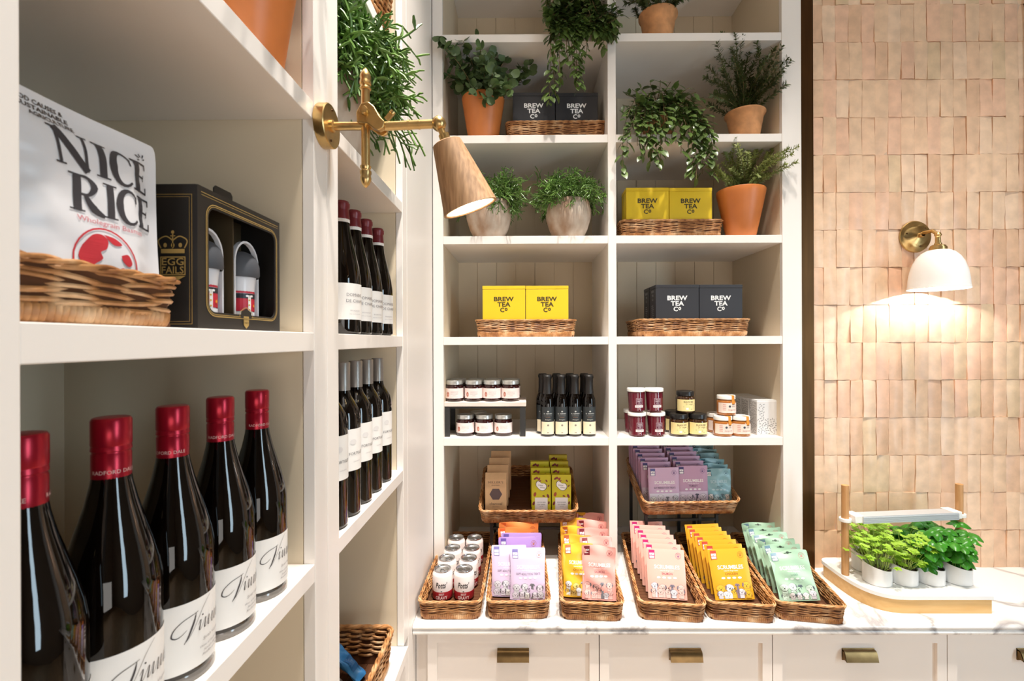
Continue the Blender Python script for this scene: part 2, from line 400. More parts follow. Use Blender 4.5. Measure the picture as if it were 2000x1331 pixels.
struct(boxo('trim_1', 1.083, YT - 0.022, CT, TX0 + 0.001, YT + 0.06, 4.55, M['bronze'], None, 0.002))
b = MB(); b.box(1.975, YT - 0.022, CT, 2.010, YT + 0.06, 4.55); struct(b.build('trim_2', M['bronze'], None, 0))
struct(boxo('wall_beyond', 2.005, YT + 0.001, CT, 3.1, YT + 0.06, 4.55, M['paint']))
# ------------------------------------------------------------------ left shelving: two bays
def left_bay(y0, y1, label, st0, st1, top):
    t = thing('shelving_unit', label, 'shelves', (XL, (y0 + y1) / 2, CT), 0, None)
    ox, oy, oz = XL, (y0 + y1) / 2, CT
    def bx(n, x0, ya, z0, x1, yb, z1, m, bv=0): return boxo(n, x0-ox, ya-oy, z0-oz, x1-ox, yb-oy, z1-oz, m, t, bv)
    xb = XL - DEP
    bx('back_panel', xb - 0.012, y0 - 0.018, CT, xb, y1 + 0.018, top, M['paint_shade'])
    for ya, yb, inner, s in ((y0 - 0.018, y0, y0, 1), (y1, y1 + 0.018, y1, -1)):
        bx('side_panel', xb, ya, CT, XL - 0.021, yb, top, M['paint_shade'])
    bx('stile', XL - 0.02, y0 - st0, CT, XL, y0, top, M['paint'], 0.0012)
    bx('stile', XL - 0.02, y1, CT, XL, y1 + st1, top, M['paint'], 0.0012)
    for z in LV[:-1]:
        bx('shelf', xb, y0, z - TH, XL - 0.001, y1, z, M['paint'], 0.0012)
    bx('shelf', xb, y0, CT - TH, XL + 0.012, y1 + (0.0 if y1 > 1.2 else 0), CT, M['paint'], 0.0012)
    bx('cupboard_front', XL - 0.02, y0 - st0, 0.08, XL, y1 + min(st1, .09), CT - TH - 0.004, M['cab'])
    return t
left_bay(0.333, 0.802, 'white built-in shelving bay nearest the viewer, holding the red-capped wine bottles', 0.06, 0.051, 4.55)
left_bay(0.906, 1.388, 'white built-in shelving bay behind the brass swing lamp', 0.0515, 0.05, 4.55)
# end panel between the left bays and the back shelves
t = thing('end_panel', 'tall plain white end panel between the left shelves and the back shelves', 'panel', (XL, 1.64, 0))
boxo('panel_board', -0.02, 1.4395 - 1.64, 0, 0, YB - 1.64 - 0.002, 4.55, M['paint'], t, 0.0012)
# ------------------------------------------------------------------ back shelving
X0, XM0, XM1, X1 = -0.3165, 0.3285, 0.3605, 1.0065
st = thing('shelving_unit', 'tall white built-in shelves with two columns of open cells above the marble counter', 'shelves', (X0 + 0.66, YB, CT))
def bx(n, x0, ya, z0, x1, yb, z1, m, bv=0): return boxo(n, x0-X0-0.66, ya-YB, z0-CT, x1-X0-0.66, yb-YB, z1-CT, m, st, bv)
YBK = YB + 0.44
# tongue and groove back boards
for xa, xb_ in ((X0, XM0), (XM1, X1)):
    b = MB(); n = 7; w = (xb_ - xa + 0.004) / n
    for i in range(n): b.box(xa - 0.002 + i*w + 0.0012 - X0 - 0.66, YBK - YB, 0, xa - 0.002 + (i+1)*w - 0.0012 - X0 - 0.66, YBK - YB + 0.012, 4.55 - CT)
    b.box(xa - 0.002 - X0 - 0.66, YBK - YB + 0.004, 0, xb_ + 0.002 - X0 - 0.66, YBK - YB + 0.014, 4.55 - CT)
    b.build('back_panel', M['paint_shade'], st, 0)
bx('side_panel', X0 - 0.02, YB + 0.021, CT, X0, YBK, 4.55, M['paint_shade'])
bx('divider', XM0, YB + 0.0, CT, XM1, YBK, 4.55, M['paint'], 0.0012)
bx('side_panel', X1, YB + 0.021, CT, X1 + 0.02, YBK, 4.55, M['paint_shade'])
bx('stile', XL + 0.0015, YB, CT, X0, YB + 0.02, 4.55, M['paint'], 0.0012)
bx('stile', X1, YB, CT, 1.0815, YB + 0.02, 4.55, M['paint'], 0.0012)
for z in LV:
    bx('shelf', X0, YB + 0.002, z - TH, XM0, YBK, z, M['paint'], 0.001)
    bx('shelf', XM1, YB + 0.002, z - TH, X1, YBK, z, M['paint'], 0.001)
# shelf z as seen in the picture sags a touch to the left: none modelled
# ------------------------------------------------------------------ counter and drawers
YF = 1.487
wt = thing('worktop', 'white marble worktop with grey veins and a rounded double edge', 'worktop', (0.9, YF, CT))
b = MB()
def slab(zs0, zs1, front, x0=XL + 0.0012, x1=3.09):
    R = (zs1 - zs0) / 2; prof = [(front + R - R*math.cos(a), (zs0+zs1)/2 + R*math.sin(a)) for a in [(-PI/2 + PI*i/8) for i in range(9)]]
    prof = [(YT + 0.003, zs0)] + prof + [(YT + 0.003, zs1)]
    n = len(prof); vs = [(x - 0.9, y - YF, z - CT) for x in (x0, x1) for y, z in prof]
    fs = [(i, i+1, i+1+n, i+n) for i in range(n-1)] + [tuple(range(n)), tuple(range(2*n-1, n-1, -1)), (0, n, 2*n-1, n-1)]
    b.add(vs, fs)
slab(CT - 0.0165, CT, YF); slab(CT - 0.034, CT - 0.017, YF + 0.002)
b.box(X0 + 0.0005 - 0.9, YT + 0.003 - YF, -0.034, X1 - 0.0005 - 0.9, YBK - YF - 0.001, 0)
b.build('marble_slab', M['marble'], wt, 40)
ZD1 = CT - 0.0365; YD = 1.515
def drawer(x0, x1, label):
    t = thing('drawer_cabinet', label, 'cabinet', ((x0+x1)/2, YD, 0)); w = x1 - x0 - 0.003; h = ZD1 - 0.47
    cx = w / 2
    boxo('carcass', -cx, 0.025, 0.0, cx, 0.33, ZD1 - 0.002, M['cab'], t)
    for k, (za, zb) in enumerate(((0.50, ZD1 - 0.003), (0.10, 0.495))):
        b = MB(); f = 0.030
        b.box(-cx, 0.004, za, cx, 0.022, zb)
        b.box(-cx, -0.006, zb - f, cx, 0.004, zb); b.box(-cx, -0.006, za, cx, 0.004, za + f)
        b.box(-cx, -0.006, za + f, -cx + f, 0.004, zb - f); b.box(cx - f, -0.006, za + f, cx, 0.004, zb - f)
        d = b.build('drawer', M['cab'], t, 0)
        # lip pull
        zc = zb - 0.070; q = MB(); prof = [(0.0, 0.022), (0.0, -0.022), (-0.003, -0.022), (-0.003, 0.014), (-0.010, 0.014), (-0.014, 0.008), (-0.018, -0.004), (-0.0225, -0.016), (-0.0245, -0.015), (-0.021, -0.001), (-0.017, 0.012), (-0.012, 0.018), (-0.004, 0.019), (-0.003, 0.022)]
        prof = [(y, z*0.86) for y, z in prof]; n = len(prof); L2 = 0.051
        vs = [(x, y + 0.004, z + zc) for x in (-L2, L2) for y, z in prof]
        fs = [(i, (i+1) % n, (i+1) % n + n, i+n) for i in range(n)]
        tri = tessellate_polygon([[Vector((y, z, 0)) for y, z in prof]])
        fs += [tuple(a) for a in tri] + [tuple(i + n for i in a) for a in tri]
        q.add(vs, fs)
        for sx in (-L2, L2 - 0.003):
            q.add([(sx + dx, 0.004 - yy, zz + zc) for dx in (0, 0.003) for yy, zz in ((0.0, 0.0165), (0.012, 0.0155), (0.021, -0.001), (0.0245, -0.013), (0.0, -0.009))],
                  [(0, 1, 2, 3, 4), (9, 8, 7, 6, 5)] + [(i, (i+1) % 5, (i+1) % 5 + 5, i + 5) for i in range(5)])
        q.build('handle', M['pull'], d, 35)
    return t
xs = [W(835, 1290, YD).x, W(1170, 1290, YD).x, W(1507, 1290, YD).x, W(1847, 1290, YD).x]
xs.append(xs[-1] + 0.56); xs.append(3.08)
nm = ['first', 'second', 'third', 'fourth']
lab = ['cream drawer cabinet with brass pull, below the basket of gravy cans',
       'cream drawer cabinet with brass pull, below the flat pink pouches',
       'cream drawer cabinet with brass pull, below the left end of the herb planter',
       'cream drawer cabinet cut off by the right edge of the photo',
       'cream drawer cabinet beyond the right edge of the photo']
for i in range(4): drawer(xs[i], xs[i+1], lab[i])
t = thing('filler_strip', 'narrow recessed cream strip between the end panel and the leftmost drawer', 'panel', ((XL + xs[0])/2, YD, 0))
boxo('filler_board', XL + 0.002 - (XL + xs[0])/2, 0.02, 0, xs[0] - (XL + xs[0])/2 - 0.001, 0.04, ZD1 - 0.002, M['cab'], t)
# ------------------------------------------------------------------ wicker baskets
def rr_pt(s, w, d, r):
    """point and outward normal at arclength fraction s on a rounded rectangle"""
    a, c = w - 2*r, d - 2*r; q = PI*r/2; P = 2*a + 2*c + 4*q; u = (s % 1.0) * P
    for (L_, kind, dat) in ((a, 0, (-a/2, -d/2, 1, 0, 0, -1)), (q, 1, (a/2, -c/2, -PI/2)), (c, 0, (w/2, -c/2, 0, 1, 1, 0)), (q, 1, (a/2, c/2, 0)),
                            (a, 0, (a/2, d/2, -1, 0, 0, 1)), (q, 1, (-a/2, c/2, PI/2)), (c, 0, (-w/2, c/2, 0, -1, -1, 0)), (q, 1, (-a/2, -c/2, PI))):
        if u <= L_ + 1e-9:
            if kind == 0:
                x, y, dx, dy, nx, ny = dat; return Vector((x + dx*u, y + dy*u, 0)), Vector((nx, ny, 0))
            x, y, a0 = dat; g = a0 + u / r; n = Vector((math.cos(g), math.sin(g), 0)); return Vector((x, y, 0)) + n * r, n
        u -= L_
    return Vector((-a/2, -d/2, 0)), Vector((0, -1, 0))
def basket(w, d, h, label, flare=0.012, seed=1, rim=0.0042, sr=0.0022, group=None, loc=(0, 0, 0), rot=None, step=0.009):
    t = thing('wicker_basket', label, 'basket', loc, 0, group, rot)
    rn = random.Random(seed); r = 0.022; P = 2*(w + d) - 8*r + 2*PI*r; K = int(P / step)
    def at(s, z, off=0.0):
        f = z / h * flare; p, n = rr_pt(s, w - 2*flare + 2*f, d - 2*flare + 2*f, r + f * 0.3); return p + n * off + Vector((0, 0, z))
    # dark core wall added behind the weave to block light, inner and outer skin
    b = MB(); N = 80
    ring = lambda z, off: [at(i / N, z, off) for i in range(N)]
    R = [ring(0.003, -0.0032), ring(h - 0.004, -0.0032), ring(h - 0.004, -0.0018), ring(0.003, -0.0018)]
    vs = sum(R, []); b.add(vs, [(k*N+i, k*N+(i+1) % N, ((k+1) % 4)*N+(i+1) % N, ((k+1) % 4)*N+i) for k in range(4) for i in range(N)])
    b.build('shade_lining', M['wicker_shade'], t, 40)
    # woven strands
    b = MB(); zb = h * 0.30; z = zb; row = 0; nst = max(6, int(P / 0.034)) ; 
    while z < h - rim:
        ph = PI * row + rn.uniform(-.3, .3); p2 = rn.uniform(0, 6.28); k2 = rn.choice([5, 6, 7, 8]); pts = []
        for i in range(K):
            s = i / K
            pts.append(at(s, min(z + 0.0016 * math.sin(2*PI*s*k2 + p2) + 0.0009 * math.sin(2*PI*s*nst*0.37 + p2*2), h - 0.003), (sr*1.15) * math.sin(2*PI*s*nst/2*1.0 + ph) - 0.0022))
        b.loop(pts, sr * rn.uniform(0.80, 1.15), 5)
        z += sr * 1.75; row += 1
    b.build('woven_side', M['wicker'], t, 60)
    # bottom band of tight upright wraps
    b = MB(); nr = int(P / 0.0062); NN = nr * 4
    vs = []
    for zz, o2 in ((0.0, -0.001), (0.002, 0.002), (zb * 0.5, 0.003), (zb - 0.001, 0.002), (zb + 0.001, -0.001)):
        for i in range(NN): vs.append(at(i / NN, max(zz, 0), o2 + 0.0011 * math.cos(2*PI*i/4) - 0.0012))
    b.add(vs, [(k*NN+i, k*NN+(i+1) % NN, (k+1)*NN+(i+1) % NN, (k+1)*NN+i) for k in range(4) for i in range(NN)])
    b.build('base_band', M['wicker'], t, 50)
    # twisted rim
    b = MB()
    for ph in (0, PI * 2/3, PI * 4/3):
        pts = []; tw = int(P / 0.075)
        for i in range(K):
            s = i / K; a = 2*PI*tw*s + ph; pts.append(at(s, h - 0.003 + 0.0022*math.sin(a), -0.0016 + 0.0038*math.cos(a)))
        b.loop(pts, rim * 0.62, 6)
    b.build('rim', M['wicker'], t, 60)
    # base of slats
    b = MB(); n = max(6, int(d / 0.02)); ww = w - 2*flare - 0.006; dd = d - 2*flare - 0.006
    for i in range(n): b.box(-ww/2, -dd/2 + dd*i/n + 0.0008, 0.002, ww/2, -dd/2 + dd*(i+1)/n - 0.0008, 0.0065)
    b.box(-ww/2, -dd/2, 0.001, ww/2, dd/2, 0.004)
    b.build('base', M['wicker_shade'], t, 0)
    return t
# ------------------------------------------------------------------ bottles and jars
def bottle(name, label, cat, prof, capz, capm, group, loc, label_z, ang, half, lm, art, caplist=None, base_ring=True, gm='dark_glass'):
    t = thing(name, label, cat, loc, 0, group); H = prof[-1][1]
    b = MB(); b.lathe(prof, 40); b.build('glass_body', M[gm], t, 60)
    if capz:
        z0, z1, rc, style = capz; b = MB()
        if style == 'screw': P = [(rc-0.0004, z0), (rc, z0+0.001), (rc, z0+0.028), (rc-0.0007, z0+0.029), (rc-0.0007, z0+0.0305), (rc+0.0004, z0+0.0315), (rc+0.0002, z0+0.034), (rc-0.0002, z0+0.036), (rc+0.0004, z0+0.037), (rc+0.0004, z1-0.003), (rc-0.001, z1-0.0006), (rc-0.003, z1), (0, z1)]
        elif style == 'wax': P = [(rc+0.001, z0), (rc+0.0012, z0+0.002), (rc-0.0005, z0+0.02), (rc-0.0008, z1-0.018), (rc+0.0014, z1-0.014), (rc+0.0014, z1-0.006), (rc-0.0004, z1-0.004), (rc-0.001, z1-0.001), (rc-0.003, z1), (0, z1)]
        else: P = [(rc, z0), (rc, z1-0.002), (rc-0.001, z1), (0, z1)]
        b.lathe(P, 36); c = b.build('cap', M[capm], t, 40)
        if caplist:
            for (txt, zc, h, col, a, w) in caplist: Art().text(txt, 0, zc - h/2, h, col, w).build('cap_print', on_cyl(rc + 0.0002, 0, a), c)
    if label_z:
        r = label_z[2]; lb = label_band('label', r, label_z[0], label_z[1], ang, half, M[lm], t)
        if art: art.build('label_print', on_cyl(r, label_z[0], ang), lb)
    return t
M['cap_red'] = mat('red_screwcap', '#a3122a', 0.28, 0.55)
M['cap_wax'] = mat('dark_red_capsule', '#6e1f26', 0.35, 0.1, noise=0.15, nscale=60)
M['cap_grey'] = mat('grey_capsule', '#9b958f', 0.35, 0.5)
M['paper'] = mat('label_paper', '#efebe6', 0.6)
M['paper_cream'] = mat('label_paper_cream', '#f0e2c2', 0.6)
INK = '#3b3638'
vin = Art()
def vinum(a, x, y, s, col=INK):
    T_ = s; s_w = 0.72*s
    P = lambda pts: [(x + p*s, y + q*s) for p, q in pts]
    a.stroke(P([(0.62, 1.06), (0.45, 1.0), (-0.1, 0.84), (-0.5, 0.52), (-0.62, 0.18), (-0.45, 0.04), (-0.2, 0.10), (0.05, 0.3)]), [0.02*s_w, 0.05*s_w, 0.06*s_w, 0.09*s_w, 0.05*s_w, 0.02*s_w], col)
    a.stroke(P([(0.50, 1.0), (0.42, 0.66), (0.28, 0.30), (0.10, -0.12), (-0.08, -0.40)]), [0.03*s_w, 0.12*s_w, 0.13*s_w, 0.10*s_w, 0.03*s_w], col)
    a.stroke(P([(-0.08, -0.40), (0.30, 0.05), (0.62, 0.66), (0.95, 1.22), (1.35, 1.62)]), [0.02*s_w, 0.025*s_w, 0.03*s_w, 0.02*s_w], col)
    X = 0.70
    def minim(x0, t0=0.03):
        a.stroke(P([(x0 - 0.10, 0.30), (x0 + 0.06, 0.50), (x0 - 0.02, 0.12), (x0 - 0.04, 0.0), (x0 + 0.06, 0.04), (x0 + 0.20, 0.30)]), [0.02*s_w, 0.05*s_w, 0.085*s_w, 0.07*s_w, 0.03*s_w, 0.02*s_w], col)
    minim(X); a.ell(x + (X + 0.16)*s, y + 0.72*s, 0.045*s, 0.045*s, col, 2)
    for q in (0.30, 0.55, 0.86, 1.12, 1.42, 1.66, 1.90): minim(X + q)
vinum(vin, -0.020, 0.040, 0.021)
vin.text('Syrah Viognier', 0.014, 0.026, 0.0035, '#8b8688', 0.032, shear=0.4)
for i, (wd_, zz) in enumerate(((0.034, 0.018), (0.026, 0.013), (0.03, 0.0085))): vin.text(['Wine of Stellenbosch', 'South Africa', 'Radford Dale'][i], 0.012, zz, 0.0028, '#9a9698', wd_, shear=0.4)
KZ = 1.022
PV = [(0, 0.004), (0.02, 0.002), (0.032, 0.0), (0.0385, 0.002), (0.0405, 0.007), (0.0405, 0.128), (0.0400, 0.142), (0.0375, 0.158), (0.0325, 0.178), (0.0265, 0.198), (0.0208, 0.218), (0.0168, 0.236), (0.0148, 0.25), (0.0146, 0.298), (0, 0.298)]; PV = [(r, z*KZ) for r, z in PV]
labs = ['red-capped wine bottle half hidden at the left edge of the photo', 'largest fully seen red-capped wine bottle, second from the left on the lower shelf',
        'red-capped wine bottle in the middle of its row of five', 'red-capped wine bottle second from the right in the row of five',
        'red-capped wine bottle at the right end of its row of five']
caps = [[('RADFORD DALE', 0.246, 0.0036, '#e8b9b4', -0.95, 0.040), ('RADFORD', 0.246, 0.0036, '#e8b9b4', 1.6, 0.024)]]
rots = [1.05, 0.0, -0.55, 0.1, 0.12]
for i, (x, px) in enumerate(zip((-0.408,)*5, (42, 217, 337, 430, 502))):
    p = WX(px, 667, x)
    if i == 0:
        v0 = bottle('wine_bottle', labs[0], 'wine bottle', PV, (0.243, 0.3065, 0.0158, 'screw'), 'cap_red', 'red-capped wine bottles in a row', (p.x, p.y, LV[0]), (0.014, 0.090, 0.0408), -0.17, 1.42, 'paper', vin)
        capo = [c for c in v0.children if c.name.startswith('cap')][0]
        b = MB(); b.lathe([(0.0410, 0.0005), (0.0412, 0.003), (0.0408, 0.008), (0.0402, 0.0105)], 40); b.build('glass_foot', mat('clear_glass_foot', '#7a746e', 0.08, coat=0.5), v0, 50)
        def capprint(a): Art().text('RADFORD DALE', 0, 0.2530, 0.0038, '#e8b9b4', 0.036).text('RADFORD DALE', 0.0497, 0.2530, 0.0038, '#e8b9b4', 0.036).build('cap_print', on_cyl(0.0160, 0, a), capo)
        capprint(-1.75)
    else:
        v = dup(v0, (p.x, p.y, LV[0]), 0, labs[i])
        a = [0, 1.05, 0.45, 0.95, 1.1][i]
        for c in v.children:
            if c.name.startswith('cap'): c.rotation_euler = (0, 0, a)
# four dark red capsules on the second bay
dom = Art().text('DOMAINE', 0.0, 0.050, 0.007, '#8a8486', 0.042).text('DE CHAMPS', 0.004, 0.037, 0.007, '#8a8486', 0.052).text('BOURGOGNE', 0, 0.018, 0.003, '#b0abad', 0.026).text('mis en bouteille', 0, 0.011, 0.0025, '#b0abad', 0.03)
PB = [(0, 0.004), (0.02, 0.002), (0.032, 0.0), (0.0385, 0.002), (0.0405, 0.007), (0.0405, 0.105), (0.0398, 0.125), (0.0365, 0.150), (0.030, 0.178), (0.0235, 0.205), (0.0185, 0.228), (0.0158, 0.25), (0.0150, 0.262), (0.0152, 0.292), (0, 0.292)]
labs = ['dark red capsule wine bottle at the right end of its row', 'dark red capsule wine bottle, second from the right on the second bay', 'dark red capsule wine bottle, third from the right on the second bay', 'dark red capsule wine bottle partly hidden by the stile of the second bay']
w0 = None
for i, px in enumerate((738, 715, 692, 668)):
    x = -0.402; p = WX(px, 667, x)
    if w0 is None:
        w0 = bottle('wine_bottle', labs[0], 'wine bottle', PB, (0.252, 0.294, 0.0160, 'wax'), 'cap_wax', 'dark red capsule wine bottles on the second bay', (p.x, p.y, LV[1]), (0.032, 0.110, 0.0408), -0.45, 1.35, 'paper', dom)
        label_band('neck_band', 0.0172, 0.246, 0.2535, -0.5, 3.1, M['paper'], w0)
    else: dup(w0, (p.x, p.y, LV[1]), 0, labs[i])
fo = Art().text('FORTULET', 0.004, 0.034, 0.0062, '#6d686b', 0.040).ell(-0.006, 0.062, 0.008, 0.006, '#e2ddda').text('LANGUEDOC', 0.004, 0.018, 0.0025, '#b0abad', 0.02)
PG = [(0, 0.004), (0.02, 0.002), (0.031, 0.0), (0.0355, 0.002), (0.0373, 0.008), (0.0376, 0.20), (0.0372, 0.215), (0.0335, 0.232), (0.0255, 0.247), (0.0185, 0.258), (0.0155, 0.268), (0.0148, 0.28), (0.0148, 0.332), (0, 0.332)]
labs = ['grey capsule wine bottle at the right end of its row on the second bay', 'grey capsule wine bottle, second from the right on the second bay', 'grey capsule wine bottle in the middle of its row on the second bay', 'grey capsule wine bottle, fourth from the right, beside the stile', 'grey capsule wine bottle at the left end, its neck hidden behind the stile']
g0 = None
for i, px in enumerate((737, 716, 694, 669, 641)):
    p = WX(px, 667, -0.402)
    if g0 is None: g0 = bottle('wine_bottle', labs[0], 'wine bottle', PG, (0.272, 0.334, 0.0158, 'plain'), 'cap_grey', 'grey capsule wine bottles on the second bay', (p.x, p.y, LV[0]), (0.100, 0.190, 0.0380), -0.45, 1.4, 'paper', fo)
    else: dup(g0, (p.x, p.y, LV[0]), 0, labs[i])
for z, px in (): pass
# olive oil bottles
M['oil_black'] = mat('black_sleeve', '#1b1715', 0.45)
M['oil_label'] = mat('oil_label_dark', '#2c3032', 0.5)
oil = Art().rect(-0.030, 0.0, 0.030, 0.049, '#f3e3c3', 0, 12).text('IL GENIO', 0, 0.079, 0.0055, '#cfd0cb', 0.034).ell(0, 0.090, 0.0035, 0.003, '#b9bab5').text('OLIO EXTRA VERGINE', 0, 0.072, 0.0024, '#a5a19a', 0.03).text('DI OLIVA', 0, 0.066, 0.0028, '#c08a66', 0.018).text('Biologico', 0, 0.056, 0.004, '#d5d2c8', 0.024, shear=.4).ell(0, 0.036, 0.004, 0.004, '#8d8478').rect(-0.003, 0.005, 0.003, 0.009, '#6d665c', 1)
PO = [(0, 0.003), (0.022, 0), (0.0255, 0.002), (0.0268, 0.006), (0.0268, 0.135), (0.025, 0.148), (0.0205, 0.16), (0.0165, 0.17), (0.0158, 0.18), (0.0162, 0.243), (0, 0.243)]
o0 = None; k = 0
names = ['leftmost', 'second from left', 'third from left', 'rightmost']
for row, (dy, dz) in enumerate(((0, 0), (0.058, 0))):
    for i, px in enumerate((1069, 1096, 1122, 1150)):
        Y = 1.885 + dy; p = W(px, 760, Y) if row == 0 else W((1069, 1096, 1122, 1150)[i] - 9, 760, Y)
        lb = '%s black-necked olive oil bottle in the %s row of the oil bottles' % (names[i], 'front' if row == 0 else 'back')
        if o0 is None: o0 = bottle('oil_bottle', lb, 'oil bottle', PO, (0.168, 0.245, 0.0175, 'wax'), 'oil_black', 'olive oil bottles beside the jam riser', (p.x, p.y, LV[0]), (0.010, 0.118, 0.0272), -PI/2 + 0.05, 1.15, 'oil_label', oil)
        else: dup(o0, (p.x, p.y, LV[0]), 0, lb)
# ---- jars
def jar(name, label, cat, loc, group, r, h, lidh, glassm, lidm, lidr, lz, ang, half, lm, art, shape='straight', lid_extra=None):
    t = thing(name, label, cat, loc, 0, group); n = r * 0.84
    if shape == 'straight': prof = [(0, 0.003), (r*0.8, 0), (r*0.95, 0.002), (r, 0.006), (r, h-lidh-0.012), (r*0.97, h-lidh-0.007), (n, h-lidh-0.001), (n, h-0.004), (0, h-0.004)]
    elif shape == 'pot': prof = [(0, 0.003), (r*0.78, 0), (r*0.86, 0.004), (r*0.88, 0.02), (r, h-lidh-0.006), (r*1.0, h-lidh), (n, h-0.004), (0, h-0.004)]
    b = MB(); b.lathe(prof, 32); b.build('glass', M[glassm], t, 50)
    b = MB(); z0 = h - lidh; b.lathe([(lidr-0.001, z0), (lidr, z0+0.001), (lidr, h-0.003), (lidr-0.0012, h-0.0006), (lidr-0.003, h), (lidr-0.005, h-0.0008), (0, h-0.0008)], 32); l = b.build('lid', M[lidm], t, 40)
    if lid_extra: lid_extra(t, l)
    lb = label_band('label', lz[2], lz[0], lz[1], ang, half, M[lm], t)
    if art: art.build('label_print', on_cyl(lz[2], lz[0], ang), lb)
    return t
M['jam'] = mat('dark_jam_glass', '#2a0c0d', 0.06, coat=0.5)
M['lid_silver'] = mat('silver_lid', '#c9c8c2', 0.3, 0.7)
jamart = Art().ell(-0.024, 0.016, 0.006, 0.0095, '#b56a58').ell(-0.023, 0.015, 0.003, 0.005, '#d9a090', 1).rect(-0.012, 0.0275, 0.022, 0.0282, '#c7b7b4', 1, 6).text('SIMON & CO', 0.004, 0.022, 0.0032, '#a8a1a3', 0.028).text('ORANGE & CRANBERRY', 0.004, 0.0165, 0.0026, '#8d9a96', 0.032).text('relish', 0.004, 0.0105, 0.0026, '#a8a1a3', 0.012).rect(-0.010, 0.006, 0.018, 0.0066, '#c7b7b4', 1, 6)
M['label_pink'] = mat('label_blush', '#f4e1dc', 0.6)
JR, JH = 0.0365, 0.084
# riser
YR = 1.862; rx0, rx1 = W(866, 840, YR).x, W(1028, 840, YR).x; rz = LV[0] + 0.138
t = thing('display_riser', 'low whitewashed wooden riser on black legs holding the upper jam jars', 'riser', ((rx0+rx1)/2, YR, LV[0])); hw = (rx1-rx0)/2
M['riser'] = mat('whitewashed_plank', '#e6d6cb', 0.6, noise=0.12, nscale=12, stretch=(1, 6, 6))
boxo('plank', -hw, 0, 0.120, hw, 0.16, 0.138, M['riser'], t, 0.0015)
for sx in (-1, 1):
    b = MB(); x = sx * (hw - 0.014)
    b.box(x - 0.011, 0.002, 0, x + 0.011, 0.012, 0.1195); b.box(x - 0.011, 0.146, 0, x + 0.011, 0.156, 0.1195); b.box(x - 0.011, 0.012, 0.110, x + 0.011, 0.146, 0.1195)
    b.build('leg', M['blackmetal'], t, 0)
b = MB(); b.box(-hw + 0.002, 0.006, 0.112, hw - 0.002, 0.010, 0.1198); b.build('crossbar', M['blackmetal'], t, 0)
j0 = None
def jam(x, y, z, lb, ang):
    global j0
    if j0 is None: j0 = jar('jam_jar', lb, 'jar', (x, y, z), 'silver-lidded jam jars', JR, JH, 0.017, 'jam', 'lid_silver', 0.0345, (0.013, 0.053, JR + 0.0004), -PI/2, 1.45, 'label_pink', jamart)
    else: dup(j0, (x, y, z), 0, lb)
    q = j0 if j0['label'] == lb else None
nm4 = ['leftmost', 'second', 'third', 'rightmost']
for i, px in enumerate((888, 925.5, 961, 997)):
    p = W(px, 770, YR + 0.045); jam(p.x, p.y, rz, '%s silver-lidded jam jar of the front four standing on the riser' % nm4[i], 0)
for i, px in enumerate((888, 925.5, 961, 997)):
    p = W(px, 770, YR + 0.045); jam(p.x + 0.003, p.y + 0.076, rz, '%s silver-lidded jam jar of the back row on the riser' % nm4[i], 0)
for i, px in enumerate((909, 946, 983)):
    p = W(px, 830, YR + 0.045); jam(p.x, p.y, LV[0], '%s silver-lidded jam jar standing on the shelf under the riser' % ('left', 'middle', 'right')[i], 0)
p = W(934, 810, YR + 0.12); jam(p.x, p.y, LV[0], 'silver-lidded jam jar at the back under the riser, behind the front three', 0)
# maroon pots
M['maroon'] = mat('maroon_jam_pot', '#651626', 0.12, coat=0.4)
M['lid_white'] = mat('white_lid', '#f0ebe4', 0.35)
mar = Art().rect(-0.012, 0.024, 0.012, 0.048, '#5b1a35', 0, 5).frame(-0.0125, 0.0235, 0.0125, 0.0485, 0.0009, '#e8cdd2', 1).text('SINGLE', 0, 0.0405, 0.005, '#f0dfe2', 0.017).text('VARIETY', 0, 0.0335, 0.005, '#f0dfe2', 0.019).text('CO', 0, 0.0265, 0.005, '#f0dfe2', 0.008)
mar.rect(-0.0165, 0.0125, 0.0165, 0.0215, '#efe4e4', 1, 7).text('RASPBERRY PRESERVE', 0, 0.0155, 0.0032, '#6e5a60', 0.028).ell(0, 0.007, 0.0018, 0.0025, '#f4b8b8', 1)
m0 = None
for px, py, lv, Y, lb in ((1244, 820, 0, 1.885, 'maroon jam pot with white lid, lower left of the front four'), (1281, 820, 0, 1.885, 'maroon jam pot with white lid, lower right of the front four'),
                          (1242.5, 780, 1, 1.885, 'maroon jam pot with white lid, stacked top left'), (1277.5, 780, 1, 1.885, 'maroon jam pot with white lid, stacked top right'),
                          (1235, 820, 0, 1.962, 'maroon jam pot half hidden behind the lower left pot')):
    p = W(px, py, Y); z = LV[0] + lv * 0.0955
    if m0 is None: m0 = jar('jam_pot', lb, 'jar', (p.x, p.y, z), 'maroon jam pots with white lids', 0.034, 0.095, 0.014, 'maroon', 'lid_white', 0.0362, (0.008, 0.072, 0.0348), -PI/2 + 0.12, 0.9, 'maroon', mar, 'pot')
    else: dup(m0, (p.x, p.y, z), 0, lb)
